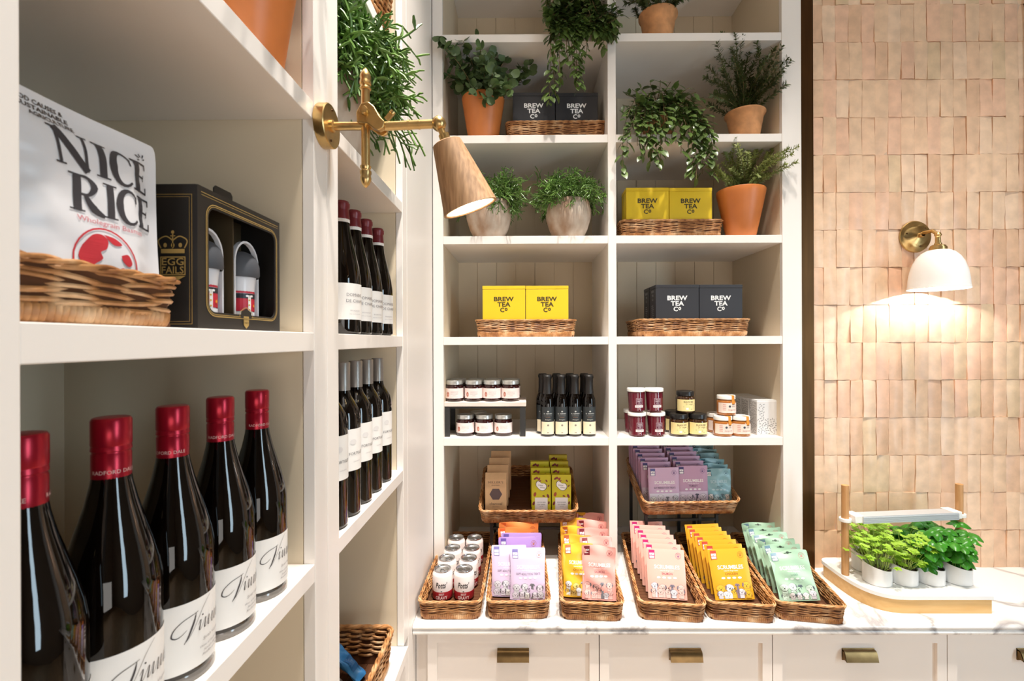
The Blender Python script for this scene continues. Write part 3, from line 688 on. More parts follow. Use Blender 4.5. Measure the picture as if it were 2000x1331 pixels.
# honey jars with black lids
M['honey_dark'] = mat('dark_honey', '#3a2210', 0.08, coat=0.5)
M['lid_black'] = mat('black_lid', '#1c1a19', 0.3)
hon = Art().text('BLACK BEE', -0.003, 0.034, 0.0065, '#3a342c', 0.038)
hon.text('HONEY', 0.006, 0.026, 0.004, '#5a5040', 0.018).rect(-0.014, 0.006, -0.004, 0.014, '#f7f3ea', 1, 3)
rn = random.Random(5)
for _ in range(14):
    x, y = rn.uniform(-0.022, 0.026), rn.uniform(0.006, 0.030); a = rn.uniform(0, 3.1); hon.stroke([(x, y), (x + .0035*math.cos(a), y + .0035*math.sin(a))], 0.0011, '#7c6b45', 1)
M['label_yellow'] = mat('label_pale_yellow', '#f1dd9c', 0.55)
h0 = None
for px, py, lv, Y, lb in ((1325.5, 830, 0, 1.885, 'black-lidded honey jar, lower left of the front pair'), (1362, 830, 0, 1.885, 'black-lidded honey jar, lower right of the front pair'),
                          (1338, 780, 1, 1.903, 'black-lidded honey jar standing alone on top of the others'), (1315, 820, 0, 1.966, 'black-lidded honey jar behind the lower left one')):
    p = W(px, py, Y); z = LV[0] + lv * 0.0882
    if h0 is None: h0 = jar('honey_jar', lb, 'jar', (p.x, p.y, z), 'black-lidded honey jars', 0.0365, 0.0878, 0.018, 'honey_dark', 'lid_black', 0.0345, (0.010, 0.056, 0.0369), -PI/2 + 0.15, 1.4, 'label_yellow', hon)
    else: dup(h0, (p.x, p.y, z), 0, lb)
# nut butter jars
M['butter'] = mat('nut_butter', '#a9662c', 0.1, coat=0.5)
nut = Art().ell(-0.006, 0.026, 0.0045, 0.0045, '#39424c', 1).text('PIP', 0.010, 0.031, 0.005, '#3a3434', 0.012, off=0.02).text('& NUT', 0.010, 0.0235, 0.0045, '#3a3434', 0.014).text('honeycomb', 0.004, 0.010, 0.006, '#b28072', 0.034, shear=.4)
for k in range(4): nut.rect(-0.032, 0.010 + k*0.007, -0.020, 0.0125 + k*0.007, '#dca59a', 1, 3)
M['label_peach'] = mat('label_peach', '#f2dccf', 0.6); M['seal'] = mat('orange_seal', '#d98a2c', 0.5)
def seal(t, l):
    b = MB(); a0 = -PI/2 + 0.42; b.lathe([(0.0, 0.0795), (0.030, 0.0795), (0.0352, 0.0785), (0.0356, 0.062), (0.0372, 0.052), (0.0374, 0.044)], 4, None, a0 - 0.2, a0 + 0.2)
    b.build('paper_seal', M['seal'], t, 60)
n0 = None
for px, py, lv, Y, lb in ((1411.5, 830, 0, 1.885, 'orange-sealed nut butter jar, lower left of the front pair'), (1446, 830, 0, 1.885, 'orange-sealed nut butter jar, lower right of the front pair'),
                          (1418, 780, 1, 1.903, 'orange-sealed nut butter jar standing on top of the others'), (1398, 820, 0, 1.962, 'orange-sealed nut butter jar behind the lower left one')):
    p = W(px, py, Y); z = LV[0] + lv * 0.0803
    if n0 is None: n0 = jar('nut_butter_jar', lb, 'jar', (p.x, p.y, z), 'nut butter jars with orange seals', 0.0365, 0.0790, 0.016, 'butter', 'lid_white', 0.0350, (0.011, 0.050, 0.0370), -PI/2 + 0.15, 1.4, 'label_peach', nut, 'straight', seal)
    else: dup(n0, (p.x, p.y, z), 0, lb)
# white cartons with black dashes
def dashes(a, x0, y0, x1, y1, n, seed, clear=None):
    rn = random.Random(seed); pts = []
    for _ in range(n * 6):
        x, y = rn.uniform(x0, x1), rn.uniform(y0, y1)
        if clear and clear[0] < x < clear[2] and clear[1] < y < clear[3]: continue
        if any((x-p)**2 + (y-q)**2 < 0.0072**2 for p, q in pts): continue
        pts.append((x, y)); g = rn.uniform(0, PI); l = 0.0036; dx, dy = l*math.cos(g), l*math.sin(g)
        if x0 < x-dx < x1 and y0 < y-dy < y1 and x0 < x+dx < x1: a.stroke([(x-dx, y-dy), (x+dx, y+dy)], 0.0016, '#3d3c40', 1)
        if len(pts) >= n: break
    return a
cw, cd, chh = 0.098, 0.058, 0.136
M['carton'] = mat('white_carton', '#dedcda', 0.55)
cart0 = None
p0 = W(1502, 820, 1.885)
cl = ['front', 'second', 'third', 'rearmost']
for i in range(4):
    loc = (p0.x - 0.004 * i, 1.885 + i * 0.0615, LV[0]); lb = '%s white carton with black dash pattern in the line beside the nut butter' % cl[i]
    if cart0 is None:
        cart0 = thing('carton', lb, 'box', loc, 0.04, 'white cartons with black dashes')
        c = bevel(boxo('box_body', -cw/2, 0, 0, cw/2, cd, chh, M['carton'], cart0), 0.002)
        fr = dashes(Art(), -cw/2 + .002, 0.003, cw/2 - .002, chh - 0.008, 260, 2, (-0.020, 0.066, 0.05, 0.13)); fr.build('front_print', on_plane((0, -0.0001, 0), (1, 0, 0), (0, 0, 1)), cart0)
        dashes(Art(), -cd/2 + .002, 0.003, cd/2 - .002, chh - 0.006, 160, 4).build('side_print', on_plane((-cw/2 - 0.0001, cd/2, 0), (0, -1, 0), (0, 0, 1)), cart0)
        boxo('lid_flap', -cw/2 + 0.001, 0.001, chh, cw/2 - 0.001, cd - 0.001, chh + 0.003, M['carton'], cart0)
    else: dup(cart0, loc, 0.04, lb)
# ------------------------------------------------------------------ tea boxes and their baskets
M['tea_y'] = mat('yellow_card', '#edc820', 0.5); M['tea_k'] = mat('charcoal_card', '#2b2a2e', 0.5)
def tea_art(col):
    a = Art()
    a.text('BREW', 0, 0.1355, 0.0178, col, 0.080, off=0.03); a.text('TEA', 0, 0.1137, 0.0178, col, 0.053, off=0.03)
    a.text('C', -0.007, 0.0915, 0.0178, col, 0.017, off=0.03); a.text('o', 0.0090, 0.0965, 0.0175, col, 0.0120, off=0.04); return a
def side_art(col):
    a = Art()
    for i, s in enumerate(('BREW', 'TEA', 'Co')): a.text(s, 0, 0.168 - i*0.016, 0.010, col, (0.036, 0.026, 0.018)[i], off=0.015)
    for i in range(9): a.rect(-0.018, 0.050 + i*0.008, 0.016 - (i % 3)*0.004, 0.0525 + i*0.008, col, 1)
    return a
TEA = {}
def tea_box(kind, label, group, loc, rz=0.0, lid=False, w=0.172, d=0.088, h=0.197):
    if kind not in TEA:
        t = thing('tea_box', label, 'tea box', loc, rz, group); m = M['tea_' + kind]; ink = '#4a3f22' if kind == 'y' else '#f1efec'
        bevel(boxo('carton', -w/2, 0, 0, w/2, d, h - 0.014, m, t), 0.0012)
        bevel(boxo('lid', -w/2 - 0.0006, -0.0006, h - 0.0135, w/2 + 0.0006, d + 0.0006, h, m, t), 0.0012)
        tea_art(ink).build('logo_print', on_plane((0, -0.0001, 0), (1, 0, 0), (0, 0, 1)), t)
        side_art('#d9c22c' if kind == 'y' else '#8f8e90').build('side_print', on_plane((-w/2 - 0.0001, d/2, 0), (0, -1, 0), (0, 0, 1)), t)
        TEA[kind] = t; return t
    return dup(TEA[kind], loc, rz, label, group)
def tea_set(kind, level, px0, px1, Yb, bx0, bx1, where, nrear, rz=0.0, seed=1, bd=0.235):
    z = LV[level]; colr = 'yellow' if kind == 'y' else 'black'
    a, b_ = W(bx0, 600, Yb - 0.018), W(bx1, 600, Yb - 0.018); w = b_.x - a.x
    basket(w, bd, {1: 0.070, 2: 0.074, 3: 0.084}[level], 'shallow wicker tray under the %s tea boxes, %s' % (colr, where), 0.010, seed, 0.0038, 0.0020, 'wicker trays under the tea boxes', ((a.x + b_.x)/2, Yb - 0.018 + bd/2, z), (0, 0, rz))
    c0, c1 = W(px0, 600, Yb), W(px1, 600, Yb); s = c1.x - c0.x; 
    for i in range(2):
        x = c0.x + s * (0.25 + 0.5*i)
        tea_box(kind, '%s tea box, %s one of its front pair, %s' % (colr, ('left', 'right')[i], where), '%s tea boxes %s' % (colr, where), (x, Yb + (0.0, 0.004)[i], z + 0.010), rz)
        if i < nrear: tea_box(kind, '%s tea box behind the front left one, %s' % (colr, where), '%s tea boxes %s' % (colr, where), (x - 0.001, Yb + 0.0925, z + 0.010), rz)
tea_set('k', 1, 1280, 1452, 1.885, 1250, 1468, 'right column below the rosemary', 1, 0.0, 11, 0.28)
tea_set('k', 3, 1002, 1170, 1.920, 989, 1187, 'beside the round-leaved plant', 0, 0.0, 12)
tea_set('y', 1, 942, 1111, 1.900, 928, 1126, 'left column above the jam jars', 0, 0.0, 13)
tea_set('y', 2, 1223, 1393, 1.905, 1214, 1416, 'beside the light green rosemary', 0, 0.0, 14)
# ------------------------------------------------------------------ counter baskets
BH = 0.062; ZB = CT + 0.0072
def cbasket(fx0, fx1, bx, label, seed, Y0=1.512, L_=0.555):
    """basket on the counter from the front rim pixels and the back left rim pixel"""
    zr = CT + BH; a = W(fx0, 1178, Y0); c = W(fx1, 1178, Y0); w = c.x - a.x
    q = W(bx, 1040, Y0 + L_); ang = math.atan2(-(q.x - a.x), L_)
    R = Matrix.Rotation(ang, 3, 'Z'); cen = Vector((a.x, Y0, CT)) + R @ Vector((w/2, L_/2, 0))
    t = basket(w, L_, BH, label, 0.008, seed, 0.0042, 0.0023, 'long wicker baskets on the marble', cen, (0, 0, ang))
    fr = Vector((a.x, Y0, ZB))
    return lambda u, v, z=0.0: fr + R @ Vector((u * w, v, z)), ang, w
B1 = cbasket(815, 940, 871, 'long wicker basket of gravy cans at the left end of the counter', 21)
B2 = cbasket(950, 1075, 966, 'long wicker basket of lilac and orange pouches, second from the left on the counter', 22)
B3 = cbasket(1095, 1218, 1091, 'long wicker basket of mixed yellow and coral pouches, third from the left', 23)
B4 = cbasket(1248, 1377, 1213, 'long wicker basket of flat pink salmon pouches', 24)
B5 = cbasket(1383, 1512, 1316, 'long wicker basket of flat yellow chicken pouches', 25)
B6 = cbasket(1517, 1645, 1424, 'long wicker basket of mint green pouches beside the herb planter', 26)
# ------------------------------------------------------------------ gravy cans
M['can_white'] = mat('can_white', '#f1e6e2', 0.3); M['can_red'] = mat('can_red', '#b32631', 0.35); M['alu'] = mat('can_aluminium', '#c9c9c9', 0.25, 0.95)
def can(label, loc, rz):
    t = thing('gravy_can', label, 'can', loc, rz, 'gravy cans in the left basket'); r = 0.0350; H = 0.102
    b = MB(); b.lathe([(r, 0.034), (r, 0.084), (r - 0.001, 0.088), (r - 0.006, 0.097)], 36); b.build('upper_wall', M['can_white'], t, 50)
    b = MB(); b.lathe([(0.022, 0.003), (0.024, 0.0), (0.028, 0.001), (0.0335, 0.006), (r, 0.010), (r, 0.034)], 36); b.build('lower_wall', M['can_red'], t, 50)
    b = MB(); b.lathe([(r - 0.0062, H - .0052), (r - 0.0055, H - .002), (r - 0.0062, H), (r - 0.0078, H - .0005), (r - 0.0092, H - .006), (r - 0.011, H - .007), (r - 0.012, H - .0055), (0, H - .0055)], 36); l = b.build('can_lid', M['alu'], t, 50)
    b = MB()
    b.loop([Vector((0.0065*math.cos(a), -0.008 + 0.009*math.sin(a), H - .0038)) for a in [2*PI*i/14 for i in range(14)]], 0.0013, 5); b.lathe([(0, H - .0028), (0.003, H - .003), (0.0032, H - .0052)], 10)
    b.build('pull_tab', M['alu'], l, 50)
    a = Art().text("Potts'", 0, 0.049, 0.0185, '#2e2a2b', 0.040, off=0.012, shear=0.25).poly([(-0.003, 0.039), (0.003, 0.039), (0, 0.0355)], '#2e2a2b', 2)
    a.text('BEEF', 0, 0.0235, 0.0075, '#f3d9d6', 0.018, off=0.012).text('GRAVY', 0, 0.010, 0.0115, '#f3d9d6', 0.041, off=0.015)
    a.build('can_print', on_cyl(r, 0, -PI/2), t); return t
c0 = None
side = ['left', 'right']; od = ['front', 'second', 'third', 'rear']
for i, (yy, xs_) in enumerate(((1.640, (864.5, 906.5)), (1.722, (873, 915.5)), (1.806, (884, 921.5)), (1.900, (891.5, 927)))):
    for j in range(2):
        q = W(xs_[j], 1080, yy); loc = Vector((q.x, yy, ZB)); lb = 'gravy can in the %s column of the can basket, %s row' % (side[j], od[i])
        rz = [0.05, 0.6, 0.5, 0.6][i] * (1 if j else 0.8)
        if c0 is None: c0 = can(lb, loc, rz)
        else: dup(c0, loc, rz, lb)
# ------------------------------------------------------------------ treat pouches
def pouch_mesh(w, h, t, style, seed=0):
    """returns front surface function and builds into a mesh builder; style: flat | stand | crinkle"""
    rn = random.Random(seed); ph = [rn.uniform(0, 6.28) for _ in range(6)]
    def half(u, v):
        if style == 'flat': e = min(u, 1-u) * w; return t/2 * min(1, (e + 0.0006)/0.006) * (0.75 + 0.25*math.sin(PI*min(1, max(0, v)))**0.5)
        e = max(0.0, math.sin(PI*u))**0.55; top = min(1, max(0, (1 - v)*h / 0.030)); low = 1 if v > 0.12 else 0.75 + 0.25*v/0.12
        g = t/2 * e * (top ** 0.8) * (1.0 - 0.45*v) * low
        k = 0.0012 if style == 'stand' else 0.0068
        return g + 0.0004 + k * (top + 0.25) * (math.sin(9*u + 4*v + ph[0]) * math.sin(7*v + ph[1]) * 0.5 + 0.5*math.sin(19*v + 5*u + ph[2]) * e * 0.6)
    if style == 'rice':
        def half(u, v):
            d = min(u*w, (1-u)*w, (1-v)*h, v*h + 0.02); e = min(1, max(0, (d - 0.009)/0.035)); e = e*e*(3 - 2*e)
            return t/2*e*(1 - 0.3*v) + 0.0005 + e*(1 - e)*0.0022*math.sin(60*v + 3*u) + 0.0009*e*math.sin(26*v + 9*u)*(1 - u)
    def edge(u, v):
        if style == 'flat': return (u - 0.5) * w
        pinch = 1 - 0.05 * math.sin(PI * min(1, v * 1.1)) * (1 if style != 'flat' else 0)
        c = 1.0
        if v > 0.955: q = (v - 0.955)/0.045; c = 1 - 0.055 * (1 - math.sqrt(max(0, 1 - q*q)))
        return (u - 0.5) * w * pinch * c
    bend = (lambda v: 0.0) if style == 'flat' else (lambda v: 0.004 * math.sin(3*v + ph[3]) * v + (0.006 * max(0, v - 0.8) * math.sin(ph[4]) * 5 if style == 'crinkle' else 0))
    def wav(u, v): return 0.0 if style == 'flat' else (0.0060 if style == 'crinkle' else 0.0014) * math.sin((8 if style == 'stand' else 6)*u + ph[5]) * max(0, v - 0.75) * 4
    zt = (lambda u, v: v*h) if style != 'crinkle' else (lambda u, v: v*h - 0.006*max(0, v - 0.6)*2.5*(0.5 + 0.5*math.sin(5*u + ph[0])))
    fr = lambda u, v: Vector((edge(u, v), -half(u, v) + bend(v) + wav(u, v), zt(u, v)))
    bk = lambda u, v: Vector((edge(u, v), half(u, v) + bend(v) + wav(u, v), zt(u, v)))
    return fr, bk
HEADS = ['#f4f1ee', '#e9e6ea', '#f6f3f0']
def dogs(a, w, h, seed, grey='#77757f', tint='#f4f1ee', base=0.0, n=6, lay0=1):
    """rows of generic cartoon dog heads along the foot of the pack"""
    rn = random.Random(seed); ln = '#4a4650'; L_ = lay0
    def head(x, y, r, c):
        a.rect(x - r*.7, base + .001, x + r*.7, y, c, L_, 1, 3); a.stroke([(x - r*.72, base + .001), (x - r*.72, y)], .0005, ln, L_+1, smooth=False); a.stroke([(x + r*.72, base + .001), (x + r*.72, y)], .0005, ln, L_+1, smooth=False)
        a.ell(x, y + r*0.2, r, r*.92, c, L_, 14, 2); a.ring(x, y + r*.2, r, r*.92, 0.0006, ln, L_+1, 0, 2*PI, 14)
        for sd in (-1, 1): a.ell(x + sd*r*.88, y + r*.35, r*.22, r*.5, c if rn.random() < .6 else grey, L_+1, 10, 1, sd*0.3); a.ring(x + sd*r*.88, y + r*.35, r*.22, r*.5, .0004, ln, L_+2, 0, 2*PI, 10); a.ell(x + sd*r*.33, y + r*.35, r*.10, r*.10, '#26242a', L_+2, 8, 1)
        a.ell(x, y - r*.02, r*.19, r*.14, '#26242a', L_+2, 8, 1); a.stroke([(x - r*.2, y - r*.32), (x, y - r*.4), (x + r*.2, y - r*.32)], 0.0006, ln, L_+2)
    for row, (m, yy) in enumerate(((4, h*.20), (5, h*.085))):
        for i in range(m):
            r = w/m*rn.uniform(.36, .46); x = -w/2 + w*(i + 0.5)/m + rn.uniform(-.003, .003); x = max(-w/2 + r*1.15, min(w/2 - r*1.15, x)); y = base + yy + rn.uniform(-.004, .006)
            if row == 0 and i == 2:
                r *= .8; a.poly([(x - r*.62, base + .001), (x + r*.72, base + .001), (x + r*.4, y + r*.8), (x + r*1.0, y + r*.8), (x + r*.7, y + r*1.5), (x - r*.5, y + r*1.6), (x - r*1.05, y + r*.85), (x - r*.35, y + r*.9)], grey, L_)
                for sd in (-.2, .25): a.ell(x + r*sd, y + r*1.25, r*.1, r*.1, '#26242a', L_+1, 8, 1)
                a.ell(x, y + r*.8, r*.2, r*.14, '#26242a', L_+1, 8, 1)
            else: head(x, y, r, rn.choice([tint, '#f4f1ee', '#dcd9e0', tint, tint]))
            L_ += 2
    x = 0.0; y = base + h*.17
    a.stroke([(x - .010, y + .006), (x - .006, y - .004), (x - .003, y + .006)], 0.0014, '#2b2a2e', L_ + 2, smooth=False); a.stroke([(x + .008, y + .006), (x + .003, y + .005), (x + .003, y + .002), (x + .007, y), (x + .006, y - .004), (x + .002, y - .003)], 0.0014, '#2b2a2e', L_ + 2)
def scrumble(w, h, sub, subcol, badge, paw, strip=None, seed=1, tint='#f4f1ee', low='#f6f0ee', logo='#fbf6f2', grey='#77757f'):
    a = Art()
    if strip: a.rect(-w/2 + .003, 0.004, w/2 - .003, h*0.37, strip, 0, 10, 6)
    if badge:
        x0 = -w/2 + 0.008; a.rect(x0, h*0.80, x0 + 0.020, h*0.975, badge, 1, 2, 4); a.rect(x0 + .002, h*0.81, x0 + .018, h*0.855, low, 2, 2, 2); a.rect(x0 + .002, h*0.868, x0 + .018, h*0.915, low, 2, 2, 2); a.stroke([(x0 + .006, h*.885), (x0 + .009, h*.875), (x0 + .014, h*.905)], .0012, badge, 3)
    if paw:
        x, y = w/2 - 0.022, h*0.875; a.ring(x, y, 0.0095, 0.0095, 0.0009, paw, 1); a.ell(x, y - .002, .004, .003, paw, 1, 10, 1)
        for q in range(4): a.ell(x - .0045 + .003*q, y + .003 + (0.0012 if q in (1, 2) else 0), .0011, .0015, paw, 1, 8, 1)
    a.text('SCRUMBLES', 0.002, h*0.60, 0.0125, logo, w*0.66, off=0.02)
    a.text('natural dog treats', 0.002, h*0.555, 0.0045, logo, w*0.36)
    a.text(sub, 0.002, h*0.485, 0.0072, subcol, min(w*0.7, 0.0060*len(sub)), off=0.01)
    for q in range(4): a.ell(-w*0.21 + w*0.14*q, h*0.425, 0.0065, 0.0035, logo, 1, 10, 1)
    dogs(a, w - 0.012, h, seed, grey, tint, 0.004)
    return a
PCH = {}
def pouch(kind, label, loc, rot, group, v=0):
    spec = PK[kind]; v = v % (3 if spec['style'] == 'crinkle' else 1)
    if (kind, v) in PCH: return dup(PCH[(kind, v)], loc, rot, label, group)
    w, h, t, style, col, kw = spec['w'], spec['h'], spec['t'], spec['style'], spec['col'], spec['kw']
    fr, bk = pouch_mesh(w, h, t, style, v * 7 + 3)
    T = thing('treat_pouch', label, 'pouch', loc, 0, group, rot)
    m = mat('pouch_' + kind, col, spec.get('rough', 0.4), bump=0.0 if style == 'flat' else 0.15, bscale=25)
    b = MB(); nu, nv = (10, 8) if style == 'flat' else (18, 22)
    b.grid(lambda a, c: fr(a, 1 - (1-c)**1.7), nu, nv); b.grid(lambda a, c: bk(a, 1 - (1-c)**1.7), nu, nv); rim_close(b, nu, nv)
    b.build('foil_bag', m, T, 35)
    mp = lambda x, y: (fr(min(1, max(0, x/w + .5)), min(1, max(0, y/h))), Vector((0, -1, 0)))
    if spec.get('hole'):
        Art().rect(-0.012, h*0.93, 0.012, h*0.945, '#3b4a3f', 1, 6, 1).ell(0, h*0.945, 0.005, 0.004, '#3b4a3f', 1, 10, 1).build('hang_hole', mp, T, 0.0004)
    scrumble(w, h, **kw).build('pack_print', mp, T, 0.0005, 0.00005)
    PCH[(kind, v)] = T; return T
def rim_close(b, nu, nv):
    k = (nu+1)*(nv+1); rg = [i for i in range(nu+1)] + [j*(nu+1)+nu for j in range(1, nv+1)] + [nv*(nu+1)+i for i in range(nu-1, -1, -1)] + [j*(nu+1) for j in range(nv-1, 0, -1)]
    for q in range(len(rg)): a_, c_ = rg[q], rg[(q+1) % len(rg)]; b.f.append((a_, c_, c_+k, a_+k)); b.m.append(0)
PK = {
 'salmon': dict(w=0.130, h=0.158, t=0.011, style='flat', col='#efb5a6', kw=dict(sub='SALMON', subcol='#b0606c', badge='#b8276b', paw='#a06a8a', seed=1, tint='#f3c9c0', grey='#857f8c')),
 'chicken': dict(w=0.130, h=0.160, t=0.011, style='flat', col='#e2a828', kw=dict(sub='CHICKEN', subcol='#a8651c', badge='#bb4a35', paw='#b9702c', seed=2, tint='#f0bd3c', grey='#8f7a86')),
 'lilac_flat': dict(w=0.128, h=0.165, t=0.010, style='flat', col='#c79ab6', kw=dict(sub='TURKEY', subcol='#4c2c4a', badge='#45356b', paw='#6b4a7a', strip='#dcc6d6', seed=3, tint='#e6d6e0', grey='#5d5466')),
 'lilac_light': dict(w=0.128, h=0.165, t=0.010, style='flat', col='#d6b2cd', kw=dict(sub='GUT FRIENDLY DOG TREATS', subcol='#4c3a5a', badge='#5a5a94', paw='#6b4a7a', strip='#e6dce6', seed=4, tint='#eee6ec', grey='#8b8792')),
 'mint': dict(w=0.128, h=0.160, t=0.018, style='crinkle', col='#a9cbb0', rough=0.33, hole=True, kw=dict(sub='LAMB', subcol='#86a892', badge='#6f8fa0', paw='#c98a86', seed=5, tint='#cfe6d4', logo='#eef8ee', grey='#5d6a72')),
 'lilac': dict(w=0.124, h=0.165, t=0.026, style='stand', col='#ddc8e4', rough=0.33, kw=dict(sub='SOFT ADULT DOG TREATS', subcol='#8b8094', badge='#7a72ac', paw='#b39a92', seed=6, tint='#ece4f0', logo='#f4eef8', grey='#7d7a80')),
 'lilac_wide': dict(w=0.150, h=0.185, t=0.026, style='stand', col='#dcc4e4', rough=0.33, kw=dict(sub='GUT FRIENDLY DOG TREATS', subcol='#8b8094', badge='#7a72ac', paw='#b39a92', seed=7, tint='#ece4f0', logo='#f6f0fa', grey='#7d7a80')),
 'violet': dict(w=0.150, h=0.176, t=0.022, style='stand', col='#a886c4', rough=0.33, kw=dict(sub='PEANUT', subcol='#5c4080', badge='#5b4590', paw='#a0624c', seed=8, tint='#e0d4ea', grey='#7d7a80')),
 'orange': dict(w=0.155, h=0.176, t=0.020, style='crinkle', col='#e98a4a', rough=0.33, kw=dict(sub='CALM', subcol='#a3502a', badge='#d9602c', paw='#9c5a3c', seed=9, tint='#f3bd92', logo='#fbe0c8', grey='#8a6a5a')),
 'gold': dict(w=0.108, h=0.176, t=0.022, style='crinkle', col='#f0b93a', rough=0.28, kw=dict(sub='CHICKEN', subcol='#a8651c', badge='#b85f2c', paw='#b9702c', seed=10, tint='#f2d070', grey='#9aa4ae')),
 'coral': dict(w=0.118, h=0.176, t=0.024, style='crinkle', col='#eeaaa0', rough=0.28, kw=dict(sub='SALMON', subcol='#b0606c', badge='#7c2430', paw='#a04a50', seed=11, tint='#f2bcb4', grey='#7d8088')),
 'teal': dict(w=0.110, h=0.150, t=0.018, style='crinkle', col='#8fb9c0', rough=0.28, kw=dict(sub='FISH', subcol='#5a8088', badge='#3f6a78', paw='#4a6a78', seed=12, tint='#d0e6ea', logo='#c6dde2', grey='#6a848c')),
}
ords = ['frontmost', 'second from the front', 'third from the front', 'fourth from the front', 'fifth from the front', 'sixth from the front', 'rearmost', 'very last']
def column(B, kind, n, u, y0, dy, tilt, desc, group, du=0.0, zlift=0.0, tj=0.02, uo=None, seed=1, dz=0.0, roll=0.0):
    f, ang, w = B; rn = random.Random(seed)
    for i in range(n):
        loc = f(u + du*i + (rn.uniform(-.012, .012) if i else 0), y0 + dy*i, zlift + 0.004 + dz*i)
        lb = (desc if n == 1 else '%s, %s of its stack' % (desc, ords[i] if i < n - 1 or n < 3 else 'rearmost'))
        pouch(kind, lb, loc, (-math.radians(tilt + (rn.uniform(-1.2, 1.2) if i else 0)), math.radians(roll), ang + rn.uniform(-tj, tj)), group, i + seed)
column(B4, 'salmon', 7, 0.535, 0.118, 0.043, 20, 'flat pink salmon pouch', 'flat pink salmon pouches', -0.018, 0, 0.02, seed=1)
column(B5, 'chicken', 7, 0.565, 0.118, 0.037, 20, 'flat yellow chicken pouch', 'flat yellow chicken pouches', -0.026, 0, 0.02, seed=2, roll=-5)
column(B6, 'mint', 6, 0.54, 0.114, 0.051, 25, 'crinkled mint green pouch', 'mint green pouches', -0.018, 0, 0.05, seed=3, roll=-8)
column(B2, 'lilac', 1, 0.66, 0.105, 0.05, 12, 'pale lilac pouch, right of the two in front', 'lilac pouches', 0, 0, 0.0, seed=4)
column(B2, 'lilac', 1, 0.34, 0.128, 0.05, 12, 'pale lilac pouch, left of the two in front', 'lilac pouches', 0, 0, 0.0, seed=5)
column(B2, 'violet', 2, 0.52, 0.168, 0.036, 13, 'violet-topped pouch behind the pale lilac pair', 'violet pouches', 0.03, 0, 0.03, seed=6)
column(B2, 'orange', 4, 0.50, 0.262, 0.052, 14, 'crinkled orange pouch behind the lilac ones', 'orange pouches', 0.012, 0.0, 0.05, seed=7)
column(B3, 'coral', 5, 0.66, 0.112, 0.078, 15, 'crinkled coral pouch in the mixed basket', 'coral pouches', -0.004, 0.0, 0.10, seed=8)
column(B3, 'gold', 5, 0.32, 0.126, 0.078, 15, 'crinkled golden pouch in the mixed basket', 'golden pouches', -0.004, 0.0, 0.10, seed=9)
# ------------------------------------------------------------------ raised baskets with stands
def raised(fx0, fx1, pyf, Y0, D, tilt, label, seed, rz, slabel, legs):
    a = W(fx0, pyf, Y0); c = W(fx1, pyf, Y0); w = c.x - a.x
    R = Matrix.Rotation(rz, 3, 'Z') @ Matrix.Rotation(tilt, 3, 'X')
    fb = Vector((a.x, Y0, a.z)); cen = fb + R @ Vector((w/2, D/2, 0))
    basket(w, D, 0.070, label, 0.010, seed, 0.0042, 0.0023, 'raised wicker baskets', cen, R.to_euler())
    # black stand: two sloping rails on legs
    R2 = Matrix.Rotation(rz, 3, 'Z'); t = thing('basket_stand', slabel, 'stand', (cen.x, cen.y, CT), rz)
    T = Matrix.Translation(Vector((0, 0, 0)))
    zc = cen.z - CT
    for u in legs:
        x = (u - 0.5) * w; b = MB()
        def pt(y, dz): return Vector((x, y * math.cos(tilt), zc + y * math.sin(tilt) + dz))
        y0, y1 = -D/2 + 0.03, D/2 - 0.03
        b.box(x - 0.006, pt(y0, 0).y - 0.006, 0, x + 0.006, pt(y0, 0).y + 0.006, pt(y0, 0).z - 0.0125)
        b.build('leg', M['blackmetal'], t, 0); b = MB()
        b.box(x - 0.006, pt(y1, 0).y - 0.006, 0, x + 0.006, pt(y1, 0).y + 0.006, pt(y1, 0).z - 0.0125)
        b.build('leg', M['blackmetal'], t, 0)
        b = MB(); m = Matrix.Translation(Vector((x, 0, zc - 0.009))) @ Matrix.Rotation(tilt, 4, 'X'); b.box(-0.008, -D/2 + 0.02, -0.004, 0.008, D/2 - 0.02, 0.004, m); b.build('rail', M['blackmetal'], t, 0)
    for y in (-D/2 + 0.03, D/2 - 0.03):
        b = MB(); zz = zc + y*math.sin(tilt) - 0.035; b.box(-(0.5 - legs[0])*w, y*math.cos(tilt) - 0.004, zz - 0.005, (legs[-1] - 0.5)*w, y*math.cos(tilt) + 0.004, zz + 0.005); b.build('crossbar', M['blackmetal'], t, 0)
    Re = R.to_euler()
    return (lambda u, v, z=0.0: fb + R @ Vector((u*w, v, 0.0075 + z))), R, w
TL = math.radians(21)
R1 = raised(936, 1128, 1026, 1.905, 0.30, TL, 'raised wicker basket holding kraft and yellow cartons in the left column', 31, 0.0, 'black stand lifting the basket of kraft and yellow cartons', (0.12, 0.88))
R2_ = raised(1254, 1446, 1010, 1.900, 0.31, TL, 'raised wicker basket holding lilac and teal pouches in the right column', 32, 0.035, 'black stand lifting the basket of lilac and teal pouches', (0.06, 0.62, 0.80))
def rcol(B, kind, n, u, y0, dy, lean, desc, group, seed, du=0.0):
    f, R, w = B; rn = random.Random(seed)
    for i in range(n):
        loc = f(u + du*i, y0 + dy*i, 0.003); lb = (desc if n == 1 else '%s, %s of its stack' % (desc, ords[i] if i < n - 1 else 'rearmost'))
        rot = (R @ Matrix.Rotation(-math.radians(lean + rn.uniform(-1, 1)), 3, 'X') @ Matrix.Rotation(rn.uniform(-.02, .02), 3, 'Z')).to_euler()
        pouch(kind, lb, loc, rot, group, i)
rcol(R2_, 'lilac_light', 1, 0.255, 0.035, 0.04, 26, 'pale lilac flat pouch alone at the front of the raised basket', 'lilac flat pouches', 1)
